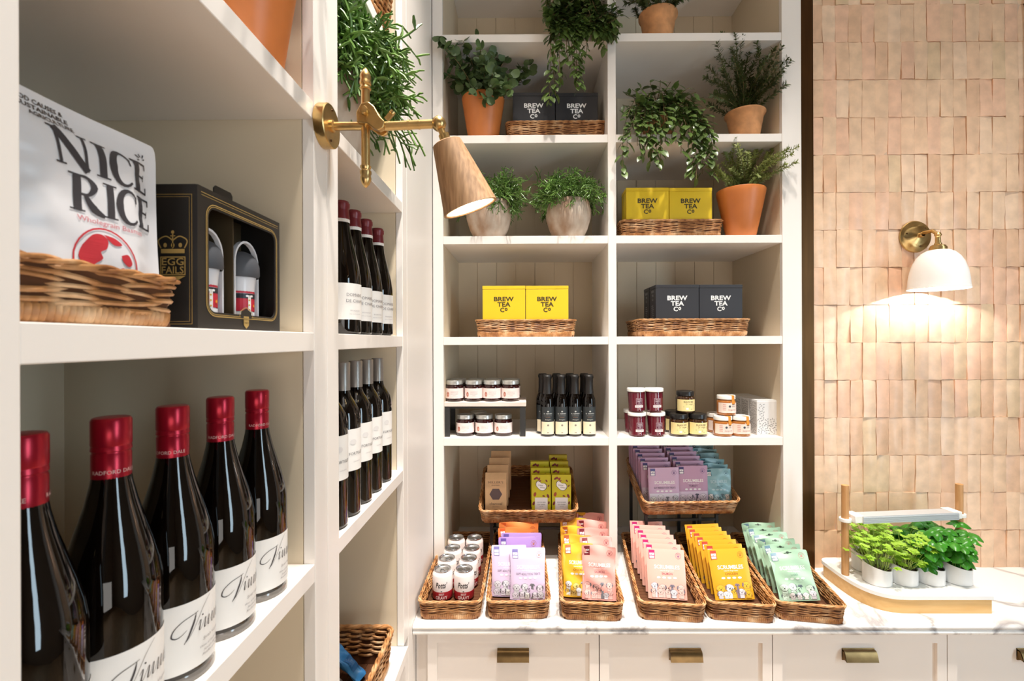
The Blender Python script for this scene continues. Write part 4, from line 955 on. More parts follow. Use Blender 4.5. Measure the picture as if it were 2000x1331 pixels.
rcol(R2_, 'lilac_flat', 6, 0.205, 0.073, 0.032, 26, 'mauve pouch, left column of the raised basket', 'mauve flat pouches', 2, -0.006)
rcol(R2_, 'lilac_flat', 7, 0.565, 0.045, 0.034, 26, 'mauve pouch, middle column of the raised basket', 'mauve flat pouches', 3, -0.006)
rcol(R2_, 'teal', 6, 0.845, 0.050, 0.037, 28, 'crinkled teal pouch of the raised basket', 'teal pouches', 4, 0.0)
# kraft cartons
M['kraft'] = mat('kraft_card', '#d3a97c', 0.6, noise=0.05, nscale=40)
def kraft(label, loc, rot):
    w, d, h = 0.088, 0.038, 0.168; t = thing('kraft_carton', label, 'box', loc, 0, 'kraft cartons', rot)
    pr = [(-d/2, 0), (d/2, 0), (d/2, h*0.84), (d/2 - 0.012, h*0.86), (0.002, h), (-0.002, h), (-d/2, h*0.86)]
    b = MB(); n = len(pr); b.add([(x, y, z) for x in (-w/2, w/2) for y, z in pr], [tuple(range(n)), tuple(range(2*n-1, n-1, -1))] + [(i, (i+1) % n, (i+1) % n + n, i+n) for i in range(n)]); b.build('carton_body', M['kraft'], t, 0)
    a = Art().text("MILLER'S", 0, h*0.765, 0.009, '#77604a', 0.062).text('DAMSEL', 0, h*0.705, 0.005, '#77604a', 0.034)
    a.poly([(0.026*math.cos(PI/3*i), h*0.50 + 0.026*math.sin(PI/3*i)) for i in range(6)], '#5d4a48', 1)
    a.text('charcoal', 0, h*0.235, 0.0115, '#5d4a3c', 0.052).text('wheat wafers', 0, h*0.18, 0.004, '#77604a', 0.03).text('made with British wheat', 0, h*0.12, 0.0035, '#77604a', 0.040).text('125g', 0, h*0.07, 0.0035, '#77604a', 0.012)
    a.build('carton_print', on_plane((0, -d/2 - 0.0001, 0), (1, 0, 0), (0, 0, 1)), t); return t
f, R, w = R1; k0 = None
for i in range(4):
    loc = f(0.165 + 0.012*i, 0.060 + 0.052*i, 0.002); rot = (R @ Matrix.Rotation(-math.radians(20), 3, 'X')).to_euler(); lb = 'kraft charcoal wafer carton, %s in its column' % ('frontmost', 'second', 'third', 'rearmost')[i]
    k0 = kraft(lb, loc, rot) if k0 is None else (dup(k0, loc, rot, lb), k0)[1]
# yellow bar cartons
M['lime'] = mat('lime_card', '#cdbf1c', 0.45)
def bar(label, loc, rot):
    w, d, h = 0.079, 0.022, 0.165; t = thing('bar_carton', label, 'box', loc, 0, 'lime yellow cartons', rot)
    bevel(boxo('carton_body', -w/2, -d/2, 0, w/2, d/2, h, M['lime'], t), 0.0008)
    a = Art(); rn = random.Random(8)
    for x, y, l, g in ((-.024, .150, .016, .5), (-.016, .156, .014, 2.2), (-.008, .148, .014, 1.2), (.022, .140, .012, 2.2), (.030, .120, .010, 1.0), (-.026, .085, .022, 1.3), (.010, .078, .012, 2.9), (.028, .078, .018, 2.0), (-.031, .048, .018, 1.2), (.031, .050, .014, 1.4), (-.029, .018, .010, 1.5), (.030, .020, .010, 1.7), (-.004, .140, .010, .6)):
        a.ell(max(-.031, min(.031, x)), min(y, .152), min(l/2, .005 + l*.2), l*0.26, rn.choice(['#7a2a2c', '#93343a', '#a3472c']), 1, 12, 1, g)
    blob = [(-0.020, .132), (-0.014, .139), (-0.006, .136), (0.002, .130), (0.014, .129), (0.021, .120), (0.018, .108), (0.008, .102), (-0.004, .104), (-0.013, .112), (-0.020, .121)]
    a.poly([(x*1.1 + .0002, (y - .12)*1.1 + .12) for x, y in catmull(blob + [blob[0]], 4)[:-1]], '#2e2624', 3); a.poly(catmull(blob + [blob[0]], 4)[:-1], '#fbf8f2', 4)
    a.text('coeur', -0.003, .120, .007, '#2e2624', .022, lay=5, rot=-.15).text('cacao', 0.006, .1105, .0065, '#2e2624', .022, lay=5, rot=-.15)
    a.rect(-0.026, 0.001, 0.026, 0.072, '#efe6e2', 5, 2, 2).text('COCOA BAR', 0, .050, .0052, '#5a4844', .036, lay=6).text('75% DARK', 0, .041, .0050, '#5a4844', .032, lay=6).text('with nibs', 0, .034, .003, '#8a7a76', .016, lay=6)
    a.build('carton_print', on_plane((0, -d/2 - 0.0001, 0), (1, 0, 0), (0, 0, 1)), t)
    sa = Art()
    for i in range(5): sa.ell((-1)**i*0.004, .02 + .03*i, .004, .008, '#7a2a2c', 1, 10, 1, .4*i)
    sa.build('side_print', on_plane((-w/2 - 0.0001, 0, 0), (0, -1, 0), (0, 0, 1)), t); return t
k0 = None
for j, u in enumerate((0.635, 0.845)):
    for i in range(4 if j else 3):
        loc = f(u - 0.004*i + (0.01*i if not j else 0)*0, 0.052 + 0.046*i, 0.002); rot = (R @ Matrix.Rotation(-math.radians(21), 3, 'X')).to_euler(); lb = 'lime yellow cocoa bar carton, %s of the %s column' % (('frontmost', 'second', 'third', 'rearmost')[i], ('left', 'right')[j])
        k0 = bar(lb, loc, rot) if k0 is None else (dup(k0, loc, rot, lb), k0)[1]
# ------------------------------------------------------------------ pots and plants
def pot(t, r0, r1, h, m, style='plain'):
    b = MB()
    if style == 'plain': P = [(0, 0), (r0 - .002, 0), (r0, .002), (r1 - 0.003, h - .02), (r1, h - 0.003), (r1 - 0.001, h), (r1 - .006, h), (r1 - .009, h - .006), (r0, 0.02), (0, 0.02)]
    elif style == 'round': P = [(0, 0), (r0 - .004, 0), (r0, .004), (r0 + (r1-r0)*.55, h*.25), (r1*.99, h*.55), (r1, h*.75), (r1*.93, h*.96), (r1*.90, h), (r1*.84, h), (r1*.85, h*.9), (r1*.9, h*.7), (r0, .02), (0, .02)]
    else: P = [(0, 0), (r0 - .003, 0), (r0, .003), (r0 + (r1-r0)*.35, h*.45), (r1*.90, h*.86), (r1, h*.93), (r1, h*.985), (r1 - .004, h), (r1 - .010, h), (r1 - .013, h*.92), (r0, .02), (0, .02)]
    b.lathe(P, 40); p = b.build('pot', M[m], t, 45)
    b = MB(); b.lathe([(0, h - 0.016), (r1*0.5, h - 0.014), (r1*0.86, h - 0.018)], 24); b.build('soil', M['soil'], t, 60); return p
def grow(start, d, L_, n, droop, rn, wob=0.25):
    p = Vector(start); d = Vector(d).normalized(); pts = [p.copy()]
    for _ in range(n):
        d = (d + Vector((rn.uniform(-wob, wob), rn.uniform(-wob, wob), rn.uniform(-wob, wob))) * 0.5 + Vector((0, 0, -droop))).normalized(); p = p + d * (L_/n); pts.append(p.copy())
    return pts, d
def clampbox(v, bb): return Vector((min(max(v.x, bb[0]), bb[1]), min(max(v.y, bb[2]), bb[3]), max(v.z, bb[4]))) if bb else v
def rhipsalis(t, c, N, spread, up, L_, seed, bb=None, r=0.0019, bias=(0, 0, 0), levels=4, droop=0.10):
    rn = random.Random(seed); b = MB()
    for i in range(N):
        a = rn.uniform(0, 2*PI); rad = rn.uniform(0, 0.05)
        d = Vector((math.cos(a)*spread, math.sin(a)*spread, up * rn.uniform(0.1, 1.3))) + Vector(bias) * rn.uniform(0.0, 1.6)
        stack = [(Vector(c) + Vector((math.cos(a)*rad, math.sin(a)*rad, 0)), d.normalized(), L_ * rn.uniform(0.30, 0.42), 0)]
        while stack:
            p, d, l, lev = stack.pop(); m = clampbox(p + d*(l*.5) + Vector((rn.gauss(0, 1), rn.gauss(0, 1), rn.gauss(0, 1)))*l*.04, bb); e = clampbox(p + d*l + Vector((0, 0, -l*droop*lev*.5)), bb)
            if (e - p).length < 0.005 or (m - p).length < .001 or (e - m).length < .001: continue
            b.tube([p, m, e], [r, r*1.15, r*0.8], 4, False)
            if lev < levels:
                for _ in range(2 if rn.random() < 0.72 else 3):
                    n = Vector((rn.gauss(0, 1), rn.gauss(0, 1), rn.gauss(0, 1))).normalized()
                    stack.append((e, (d + n*1.05 + Vector((0, 0, -droop*lev*.5))).normalized(), l*rn.uniform(0.60, 0.95), lev+1))
    return b.build('foliage', M['rhip'], t, 60)
def needles(t, c, stems, nl, mname, seed, nw=0.0022, dens=1.0, bb=None):
    rn = random.Random(seed); b = MB(); st = MB()
    for (tx, ty, tz) in stems:
        c0 = Vector(c) + Vector((rn.uniform(-.02, .02), rn.uniform(-.02, .02), 0)); e = Vector((tx, ty, tz)); m1 = (c0 + e)/2 + Vector((rn.uniform(-.02, .02), rn.uniform(-.02, .02), rn.uniform(-.005, .03)))
        pts = [Vector(p) for p in catmull([tuple(c0), tuple(m1), tuple(e)], 14)]; pts = [clampbox(p, bb) for p in pts]
        st.tube(pts, [0.0016 - 0.0010*i/(len(pts)-1) for i in range(len(pts))], 4)
        for i in range(2, len(pts)-1):
            dd = (pts[i+1] - pts[i]); 
            if dd.length < 1e-5: continue
            dd.normalize()
            for k in range(int(5*dens)):
                n = Vector((rn.gauss(0, 1), rn.gauss(0, 1), rn.gauss(0, 1))); n = (n - dd*n.dot(dd)).normalized()
                q = pts[i] + (pts[i+1] - pts[i])*rn.random(); dr = (dd*0.75 + n).normalized(); l = nl*rn.uniform(.7, 1.2)
                b.leaf(q, dr, dd, l, nw*2.2, 0.15, 0.1)
    st.build('stems', M['stem'], t, 60); b.build('foliage', M[mname], t, 0)
def vines(t, paths, leafL, leafW, mname, seed, gap=0.014, spread=0.9):
    rn = random.Random(seed); b = MB(); st = MB()
    for pth in paths:
        pts = [Vector(p) for p in catmull(pth, 10)]; st.tube(pts, 0.0012, 4); acc = 0
        for i in range(1, len(pts)):
            dd = pts[i] - pts[i-1]; acc += dd.length
            if dd.length < 1e-6: continue
            d = dd.normalized()
            while acc > gap:
                acc -= gap; n = Vector((rn.gauss(0, 1), rn.gauss(0, 1) - .4, rn.gauss(0, .7))); n = (n - d*n.dot(d)).normalized()
                s_ = rn.uniform(.6, 1.15); b.leaf(pts[i], (n*spread + d*0.5 + Vector((0, 0, -.2))), Vector((rn.uniform(-.4, .4), -0.6, 0.9)), leafL*s_, leafW*s_, 0.25, 0.08)
    st.build('stems', M['stem'], t, 60); b.build('foliage', M[mname], t, 50)
def plant(label, loc): return thing('potted_plant', label, 'potted plant', loc)
# row 1 left: round-leaved plant in smooth terracotta
YP = 1.945
p = W(944, 250, YP); t = plant('round-leaved green plant in a smooth orange terracotta pot, top left cell', (p.x, YP, LV[3]))
pot(t, 0.058, 0.088, 0.190, 'terracotta')
rn = random.Random(4); b = MB(); st = MB()
tips = [(870, 92), (862, 70), (884, 118), (905, 80), (930, 74), (938, 95), (975, 98), (985, 120), (960, 110), (900, 128), (905, 150), (935, 150), (962, 145), (925, 172), (985, 165), (1000, 150), (1028, 128), (1020, 160), (890, 165), (950, 190), (945, 125), (915, 110), (995, 175), (875, 145), (968, 172), (1035, 140)]
for i, (x, y) in enumerate(tips):
    yy = YP - 0.03 - rn.uniform(-.06, .13) if x > 870 else YP - 0.16; q = W(x, y, yy) - Vector((p.x, YP, LV[3])); c0 = Vector((rn.uniform(-.02, .02), rn.uniform(-.02, .02), 0.175))
    mid = (c0 + q)/2 + Vector((0, 0, 0.02)); pts = [Vector(v) for v in catmull([tuple(c0), tuple(mid), tuple(q)], 7)]; st.tube(pts, 0.0014, 4)
    for k in range(5, len(pts)):
        for _ in range(2):
            n = Vector((rn.gauss(0, 1), rn.gauss(0, .7) - .3, rn.gauss(0, .8))).normalized(); s_ = rn.uniform(.024, .042); base = pts[k] + n*0.004; d = (n + Vector((0, 0, .1))).normalized()
            nr_ = Vector((rn.uniform(-.5, .5), -0.7, rn.uniform(.1, .9))); nr_ = (nr_ - d*nr_.dot(d)).normalized(); sd = d.cross(nr_)
            ctr = base + d*s_*0.5; vs = [ctr - nr_*s_*.06] + [ctr + d*s_*.5*math.cos(a) + sd*s_*.46*math.sin(a) + nr_*s_*0.05*math.cos(2*a) for a in [2*PI*j/9 for j in range(9)]]
            b.add(vs, [(0, 1+j, 1+(j+1) % 9) for j in range(9)])
st.build('stems', M['stem'], t, 60); b.build('foliage', M['leaf_round'], t, 60)
# row 0 left: trailing plant hanging over the top shelf
p = W(1125, 60, 1.95); t = plant('dark trailing plant hanging from the top shelf over the black tea boxes', (p.x, 1.95, LV[4]))
pot(t, 0.05, 0.062, 0.10, 'terracotta', 'rustic')
o = Vector((p.x, 1.95, LV[4])); rn = random.Random(6); P = []
def hang(px, py, Y0=1.80, edge=0.115, top=0.05):
    e = W(px, py, Y0) - o; x = e.x; return [(rn.uniform(-.03, .03), rn.uniform(-.03, 0), 0.09), (x*0.5 + rn.uniform(-.01, .01), -0.06, 0.12 + top*rn.uniform(.2, 1)), (x*0.9, e.y + 0.012, 0.02), (x + rn.uniform(-.01, .01), e.y, e.z*0.5), tuple(e)]
for px, py in ((1078, 40), (1090, 70), (1072, 60), (1100, 100), (1112, 60), (1120, 130), (1132, 90), (1145, 110), (1150, 60), (1165, 70), (1180, 50), (1190, 70), (1172, 95), (1198, 70), (1160, 40), (1140, 40), (1105, 40), (1126, 150), (1110, 125), (1095, 160), (1072, 205), (1085, 185), (1130, 165), (1128, 178), (1180, 95), (1080, 25), (1150, 20), (1190, 40)): P.append(hang(px, py))
for _ in range(30): P.append([(0, 0, .09), (rn.uniform(-.12, .12), rn.uniform(-.1, .05), .16 + rn.uniform(0, .08)), (rn.uniform(-.15, .15), -.13, .06), (rn.uniform(-.14, .14), -.15, -.02)])
vines(t, P, 0.042, 0.022, 'leaf_trail', 7, 0.0125)
# row 0 right
p = W(1285, 50, 1.93); t = plant('small rustic clay pot with dark needle foliage, at the top right', (p.x, 1.93, LV[4]))
pot(t, 0.052, 0.078, 0.128, 'terracotta_rough', 'rustic'); o = Vector((p.x, 1.93, LV[4])); rn = random.Random(9)
needles(t, (0, 0, .115), [tuple(W(x, y, 1.93 - rn.uniform(0, .14)) - o) for x, y in ((1222, 5), (1215, -10), (1235, -25), (1250, -35), (1270, -50), (1290, -55), (1310, -40), (1330, -22), (1345, -8), (1330, -2), (1240, 18), (1300, -20), (1262, -10), (1318, 5), (1280, -15), (1230, -5), (1265, -30), (1300, -35), (1250, 0), (1345, -20))], 0.020, 'leaf_dark', 10, 0.0022, 1.3)
# row 1 right: trailing plant
p = W(1285, 240, 1.92); o = Vector((p.x, 1.92, LV[3])); t = plant('glossy trailing plant spilling over the shelf above the yellow tea boxes', o); pot(t, 0.055, 0.068, 0.09, 'terracotta_rough', 'rustic')
P = []; rn = random.Random(12)
def hang2(px, py, Y0=1.795):
    e = W(px, py, Y0) - o; return [(rn.uniform(-.03, .03), rn.uniform(-.02, .02), 0.08), (e.x*0.5, -0.05, 0.11 + rn.uniform(0, .08)), (e.x*0.92, e.y + 0.01, max(0.03, e.z + .04)), (e.x, e.y, e.z*0.6 + 0.0), tuple(e)]
for px, py in ((1216, 335), (1225, 300), (1232, 270), (1245, 285), (1252, 305), (1262, 280), (1270, 318), (1282, 326), (1290, 315), (1300, 280), (1275, 300), (1330, 300), (1320, 280), (1345, 270), (1352, 345), (1360, 350), (1372, 340), (1388, 345), (1380, 320), (1390, 300), (1372, 290), (1365, 310), (1378, 275), (1305, 250), (1340, 250), (1255, 250)): P.append(hang2(px, py))
for px, py in ((1222, 185), (1235, 175), (1250, 170), (1270, 162), (1290, 157), (1310, 160), (1325, 165), (1345, 172), (1360, 180), (1375, 190), (1390, 210), (1216, 205), (1220, 225), (1240, 200), (1265, 190), (1290, 180), (1315, 185), (1335, 200), (1355, 215), (1375, 230), (1300, 210), (1275, 215), (1250, 225), (1325, 230), (1235, 240), (1380, 250), (1285, 240), (1310, 240), (1345, 235)):
    e = W(px, py, 1.92 - rn.uniform(.0, .13)) - o; P.append([(rn.uniform(-.03, .03), 0, 0.08), (e.x*.5, e.y*.5, max(0.05, e.z*.7) + .03), tuple(e)])
vines(t, P, 0.046, 0.024, 'leaf_trail', 13, 0.0165)
# row 1 right: rosemary in rustic pot
p = W(1455, 250, 1.925); o = Vector((p.x, 1.925, LV[3])); t = plant('dark needle-leaved bush in a rustic clay pot with moss, upper right cell', o); pot(t, 0.052, 0.078, 0.118, 'terracotta_rough', 'rustic')
b = MB(); b.lathe([(0, .128), (.03, .131), (.055, .126), (.066, .112)], 24); b.build('moss', M['moss'], t, 60)
rn = random.Random(14); S = []
for x, y in ((1388, 100), (1383, 130), (1378, 150), (1400, 85), (1410, 68), (1425, 75), (1436, 66), (1450, 72), (1465, 95), (1478, 85), (1495, 75), (1512, 95), (1522, 66), (1528, 90), (1537, 115), (1545, 118), (1535, 165), (1530, 140), (1395, 160), (1392, 185), (1385, 205), (1402, 200), (1410, 135), (1430, 115), (1450, 120), (1470, 125), (1490, 120), (1508, 135), (1515, 160), (1420, 165), (1440, 150), (1465, 155), (1490, 160), (1500, 110), (1400, 180), (1520, 120), (1505, 150), (1415, 190), (1430, 95)):
    Y = 1.925 - rn.uniform(-.05, .14) if x < 1525 else 1.80; S.append(tuple(W(x, y, Y) - o))
needles(t, (0, 0, .12), S, 0.019, 'leaf_dark', 15, 0.0024, 1.1)
# row 2 left: two pencil plants in whitewashed pots
for px, lb, sd in ((955, 'thin-stemmed green plant in a whitewashed clay pot, behind the wooden lamp shade', 16), (1110, 'thin-stemmed green plant in a whitewashed pot, below the black tea boxes', 17)):
    p = W(px, 440, 1.925); o = Vector((p.x, 1.925, LV[2])); t = plant(lb, o); pot(t, 0.058, 0.092, 0.155, 'whitewash', 'round')
    rhipsalis(t, (0, 0, .150), 75, 1.0, 0.95, 0.120, sd, (X0 + .01 - p.x, XM0 - .01 - p.x, -.17, .2, 0.004), 0.0015, (0, -0.25, 0), 4, .06)
# row 2 right: light rosemary in terracotta
p = W(1447, 440, 1.92); o = Vector((p.x, 1.92, LV[2])); t = plant('light green rosemary bush in a smooth orange terracotta pot beside the yellow tea boxes', o); pot(t, 0.055, 0.094, 0.195, 'terracotta')
rn = random.Random(19); S = []
for x, y in ((1396, 330), (1388, 310), (1402, 345), (1412, 318), (1425, 300), (1440, 285), (1452, 272), (1465, 280), (1480, 290), (1495, 285), (1510, 290), (1525, 300), (1540, 290), (1558, 287), (1556, 316), (1535, 320), (1520, 335), (1500, 345), (1410, 340), (1430, 330), (1450, 310), (1470, 320), (1490, 320), (1510, 315), (1440, 345), (1480, 345), (1460, 300), (1500, 300), (1530, 305), (1548, 300), (1415, 300), (1435, 270), (1385, 325), (1475, 300), (1445, 295)):
    S.append(tuple(W(x, y, 1.92 - rn.uniform(-.04, .12) if x < 1530 else 1.79) - o))
needles(t, (0, 0, .18), S, 0.015, 'rosemary_l', 20, 0.0022, 1.5)
# left unit: pencil plant on the second bay
o = Vector((-0.455, 1.10, LV[2])); t = plant('bushy thin-stemmed green plant in a pale clay pot behind the brass lamp', o); pot(t, 0.062, 0.094, 0.20, 'whitewash', 'round')
rhipsalis(t, (0, 0, .19), 115, 0.85, 1.25, 0.155, 21, (-.32, .26, -.185, .26, 0.02), 0.0024, (0.40, 0.15, 0.0), 4, .07)
b = MB(); rn = random.Random(22)
for i in range(9):
    pts, d = grow((rn.uniform(0.02, .08), rn.uniform(.0, .14), .19), (.8, rn.uniform(-.1, .6), -.1), .19, 6, .30, rn, .35); b.tube(pts, 0.0022, 4); 
    for k in (3, 4, 5):
        q, _ = grow(pts[k], (rn.gauss(0, 1), rn.gauss(0, 1), rn.gauss(0, 1)), .04, 2, .1, rn); b.tube(q, 0.0018, 4)
b.build('hanging_stems', M['rhip'], t, 60)
# left unit: terracotta pot above
o = Vector((-0.425, 0.715, LV[2])); t = plant('large smooth terracotta pot cut off by the top edge of the photo', o); pot(t, 0.052, 0.082, 0.20, 'terracotta')
rn = random.Random(24); P = []
for i in range(34):
    a = rn.uniform(0, 2*PI); rr_ = rn.uniform(.08, .20); ex = rr_*math.cos(a) + 0.03; ey = rr_*math.sin(a)*0.6; ez = .20 + rn.uniform(-.0, .24); ex = min(ex, 0.13)
    P.append([(0, 0, .19), (ex*.5, ey*.5, .19 + (ez - .19)*.8 + .03), (ex, min(ey, .07), ez)])
vines(t, P, 0.04, 0.018, 'leaf_trail', 25, 0.016)
# ------------------------------------------------------------------ left shelf goods
x1b = WX(367, 560, -0.366); Yr = x1b.y
basket(0.30, 0.205, 0.052, 'wicker tray holding the rice pouches beside the gift box', 0.008, 41, 0.0036, 0.0022, None, (-0.366 - 0.1025, Yr - 0.150, LV[1]), (0, 0, PI/2), step=0.006)
M['rice'] = mat('rice_foil', '#e6e4e6', 0.32, 0.0, bump=0.25, bscale=14, bdist=0.006)
def serif_art():
    a = Art(); K = '#3c3a3f'; R_ = '#c8303c'
    def I(x, y, h, t=.0075, c=K): a.stroke([(x, y), (x, y+h)], t, c, 2, smooth=False); a.rect(x - t, y, x + t, y + .0016, c, 2, 2); a.rect(x - t, y + h - .0016, x + t, y + h, c, 2, 2)
    def N(x, y, h): 
        a.stroke([(x - .0125, y), (x - .0125, y+h)], .0028, K, 2, smooth=False); a.stroke([(x + .0125, y), (x + .0125, y+h)], .0028, K, 2, smooth=False); a.stroke([(x - .0125, y + h), (x - .004, y + h*.62), (x + .004, y + h*.3), (x + .0125, y)], .0078, K, 2, smooth=False)
        a.rect(x - .019, y + h - .0016, x - .008, y + h, K, 2, 2); a.rect(x - .017, y, x - .008, y + .0016, K, 2, 2); a.rect(x + .008, y + h - .0016, x + .017, y + h, K, 2, 2)
    def C(x, y, h): a.stroke([(x + .012*math.cos(g), y + h/2 + h*.5*math.sin(g)) for g in [0.75 + (2*PI - 1.5)*i/16 for i in range(17)]], [.0022, .003, .006, .0085, .006, .003, .0022], K, 2, smooth=False); a.rect(x + .0075, y + h*.68, x + .0092, y + h*.90, K, 2)
    def E(x, y, h):
        a.stroke([(x - .006, y), (x - .006, y+h)], .0078, K, 2, smooth=False)
        a.rect(x - .013, y, x + .010, y + .0022, K, 2, 4); a.rect(x - .013, y + h - .0022, x + .009, y + h, K, 2, 4); a.rect(x - .004, y + h*.5, x + .006, y + h*.5 + .002, K, 2, 2)
        a.rect(x + .0085, y, x + .010, y + h*.24, K, 2); a.rect(x + .0075, y + h*.8, x + .009, y + h, K, 2); a.rect(x + .005, y + h*.42, x + .006, y + h*.62, K, 2)
    def Rr(x, y, h):
        a.stroke([(x - .008, y), (x - .008, y+h)], .0078, K, 2, smooth=False); a.rect(x - .016, y, x - .001, y + .0016, K, 2, 2); a.rect(x - .016, y + h - .0018, x + .001, y + h, K, 2, 2)
        a.stroke([(x - .005, y + h - .001), (x + .003, y + h - .0015), (x + .009, y + h*.76), (x + .003, y + h*.50), (x - .005, y + h*.48)], [.0022, .003, .0072, .003, .0022], K, 2)
        a.stroke([(x - .001, y + h*.49), (x + .008, y + h*.15), (x + .019, y)], [.003, .008, .003], K, 2)
    y1, y2, h = .137, .098, .034
    N(-.020, y1, h); I(.009, y1, h); C(.032, y1, h); E(.056, y1, h)
    Rr(-.012, y2, h); I(.014, y2, h); C(.036, y2, h); E(.060, y2, h)
    for g, l in ((2.6, .007), (1.9, .006), (1.1, .007), (.4, .005), (3.4, .005)): a.stroke([(.060 + .003*math.cos(g), .175 + .003*math.sin(g)), (.060 + l*1.1*math.cos(g), .175 + l*1.1*math.sin(g))], .0013, K, 2)
    a.text('Wholegrain Basmati', .016, .0895, .0050, '#cf7a84', .076)
    cx, cy, rd = .006, .053, .033
    a.ring(cx, cy, rd, rd, .0016, R_, 2, 0, 2*PI, 32)
    bl = [[(-.024, .014), (-.014, .025), (-.004, .027), (.002, .022), (.000, .014), (-.006, .010), (-.004, .004), (-.012, -.002), (-.016, -.006), (-.024, -.004), (-.028, .004)],
          [(-.002, .0275), (.010, .026), (.018, .021), (.010, .019), (.004, .022)],
          [(.010, -.006), (.018, -.002), (.022, -.008), (.028, -.006), (.026, -.014), (.018, -.022), (.010, -.016)],
          [(.016, .010), (.024, .012), (.028, .004), (.024, .000), (.018, .004)], [(-.012, -.010), (-.004, -.012), (-.006, -.020), (-.014, -.018)]]
    for q in bl: a.poly([(cx + x, cy + y) for x, y in catmull(q + [q[0]], 4)[:-1]], R_, 1)
    for i, s in enumerate(('GOOD CAUSES &', 'SUSTAINABLE', 'AGRICULTURE')): a.text(s, -.040 + .005*i, .186 - .0060*i, .0042, '#2c2a2e', (.046, .042, .038)[i], off=.02, rot=-.03)
    return a
ra = serif_art(); w_, h_ = 0.164, 0.198
def rice(label, loc, rz, tilt, kind):
    fr, bk = pouch_mesh(w_, h_, 0.026, 'rice', 21)
    t = thing('rice_pouch', label, 'pouch', loc, 0, None, (tilt, 0, rz)); b = MB(); nu, nv = 36, 44; b.grid(lambda a, c: fr(a, 1 - (1-c)**1.5), nu, nv); b.grid(lambda a, c: bk(a, 1 - (1-c)**1.5), nu, nv)
    k = (nu+1)*(nv+1); rg = [i for i in range(nu+1)] + [j*(nu+1)+nu for j in range(1, nv+1)] + [nv*(nu+1)+i for i in range(nu-1, -1, -1)] + [j*(nu+1) for j in range(nv-1, 0, -1)]
    for q in range(len(rg)): a_, c_ = rg[q], rg[(q+1) % len(rg)]; b.f.append((a_, c_, c_+k, a_+k)); b.m.append(0)
    b.build('foil_bag', M['rice'], t, 35)
    ra.build('pack_print', lambda x, y: (fr(min(1, max(0, x/w_ + .5)), min(1, max(0, y/h_))), Vector((0, -1, 0))), t, 0.0006, 0.0001)
    return t
pr = WX(306, 500, -0.398); pl = WX(27, 330, -0.392)
cy_ = (pr.y + pl.y)/2
rice('large white foil rice pouch with black lettering and red globe in the wicker tray', (-0.414, cy_ + .015, LV[1] + 0.0075), PI/2 + math.atan2(-0.012, 0.16), -math.radians(4), 0)
rice('second foil rice pouch, mostly hidden behind the front one', (-0.458, cy_ - 0.028, LV[1] + 0.0105), PI/2 + 0.05, -math.radians(4), 1)
# gift box
M['gift'] = mat('black_gift_card', '#1d1a18', 0.45); GOLD = '#a98b4f'
gy0 = WX(386, 560, -0.386).y; gy1 = WX(546, 560, -0.386).y; gw = gy1 - gy0; gh = 0.172; gd = 0.10
t = thing('gift_box', 'black and gold windowed gift box with two egg cups inside', 'gift box', (-0.386, (gy0+gy1)/2, LV[1]), PI/2)
# local frame: front faces -y (towards the aisle), width along x (x grows away from the viewer)
wx0, wx1, wz0, wz1 = -gw/2 + 0.020, gw/2 - 0.014, 0.022, gh - 0.022
b = MB(); T_ = 0.0015
def ringpoly(x0, z0, x1, z1, r, n=5):
    out = []
    for cx, cz, a0 in ((x1 - r, z0 + r, -PI/2), (x1 - r, z1 - r, 0), (x0 + r, z1 - r, PI/2), (x0 + r, z0 + r, PI)):
        out += [(cx + r*math.cos(a0 + PI/2*i/n), cz + r*math.sin(a0 + PI/2*i/n)) for i in range(n+1)]
    return out
inner = ringpoly(wx0, wz0, wx1, wz1, .012); outer = ringpoly(-gw/2, 0, gw/2, gh, .0008); n = len(inner)
vs = [(x, 0, z) for x, z in outer] + [(x, 0, z) for x, z in inner] + [(x, T_, z) for x, z in inner] + [(x, T_, z) for x, z in outer]
b.add(vs, [(k*n+i, k*n+(i+1) % n, ((k+1) % 4)*n+(i+1) % n, ((k+1) % 4)*n+i) for k in range(4) for i in range(n)])
b.box(-gw/2, T_, 0, -gw/2 + T_, gd, gh); b.box(gw/2 - T_, T_, 0, gw/2, gd, gh); b.box(-gw/2 + T_, gd - T_, 0, gw/2 - T_, gd, gh); b.box(-gw/2 + T_, T_, 0, gw/2 - T_, gd - T_, T_); b.box(-gw/2 + T_, T_, gh - T_, gw/2 - T_, gd - T_, gh)
b.build('box_shell', M['gift'], t, 0)
b = MB(); b.box(-.0008, T_ + .014, T_ + 0.001, .0008, .060, gh - T_ - .001); b.box(-gw/2 + T_, .060, T_ + 0.001, gw/2 - T_, .0615, gh - T_ - .001)
b.build('inner_divider', mat('gift_card_brown', '#4a3c28', 0.5), t, 0)
a = Art()
for i, q in enumerate((0.0030, 0.0052)):
    rg = ringpoly(wx0 - q, wz0 - q, wx1 + q, wz1 + q, .012 + q); a.stroke(rg + [rg[0]], .0008 + .0004*i, GOLD, 1, smooth=False)
a.rect(-gw/2 + .006, gh - .0075, gw/2 - .006, gh - .0067, GOLD, 1, 4); a.rect(-gw/2 + .006, gh - .0105, gw/2 - .006, gh - .0100, GOLD, 1, 4)
a.poly([(-.010, .017), (.016, .017), (.015, .026), (.003, .031), (-.009, .026)], '#1d1a18', 2); a.stroke([(-.012, .019), (-.010, .026), (.003, .032), (.016, .026), (.018, .019)], .0010, GOLD, 3)
a.rect(-.003, .008, .009, .020, GOLD, 3, 2, 2); a.poly([(-.003, .0078), (.009, .0078), (.003, .003)], GOLD, 3); a.text('EGG', .003, .0145, .0038, '#2a2418', .010, lay=4); a.text('FAILS', .003, .0095, .0035, '#2a2418', .010, lay=4)
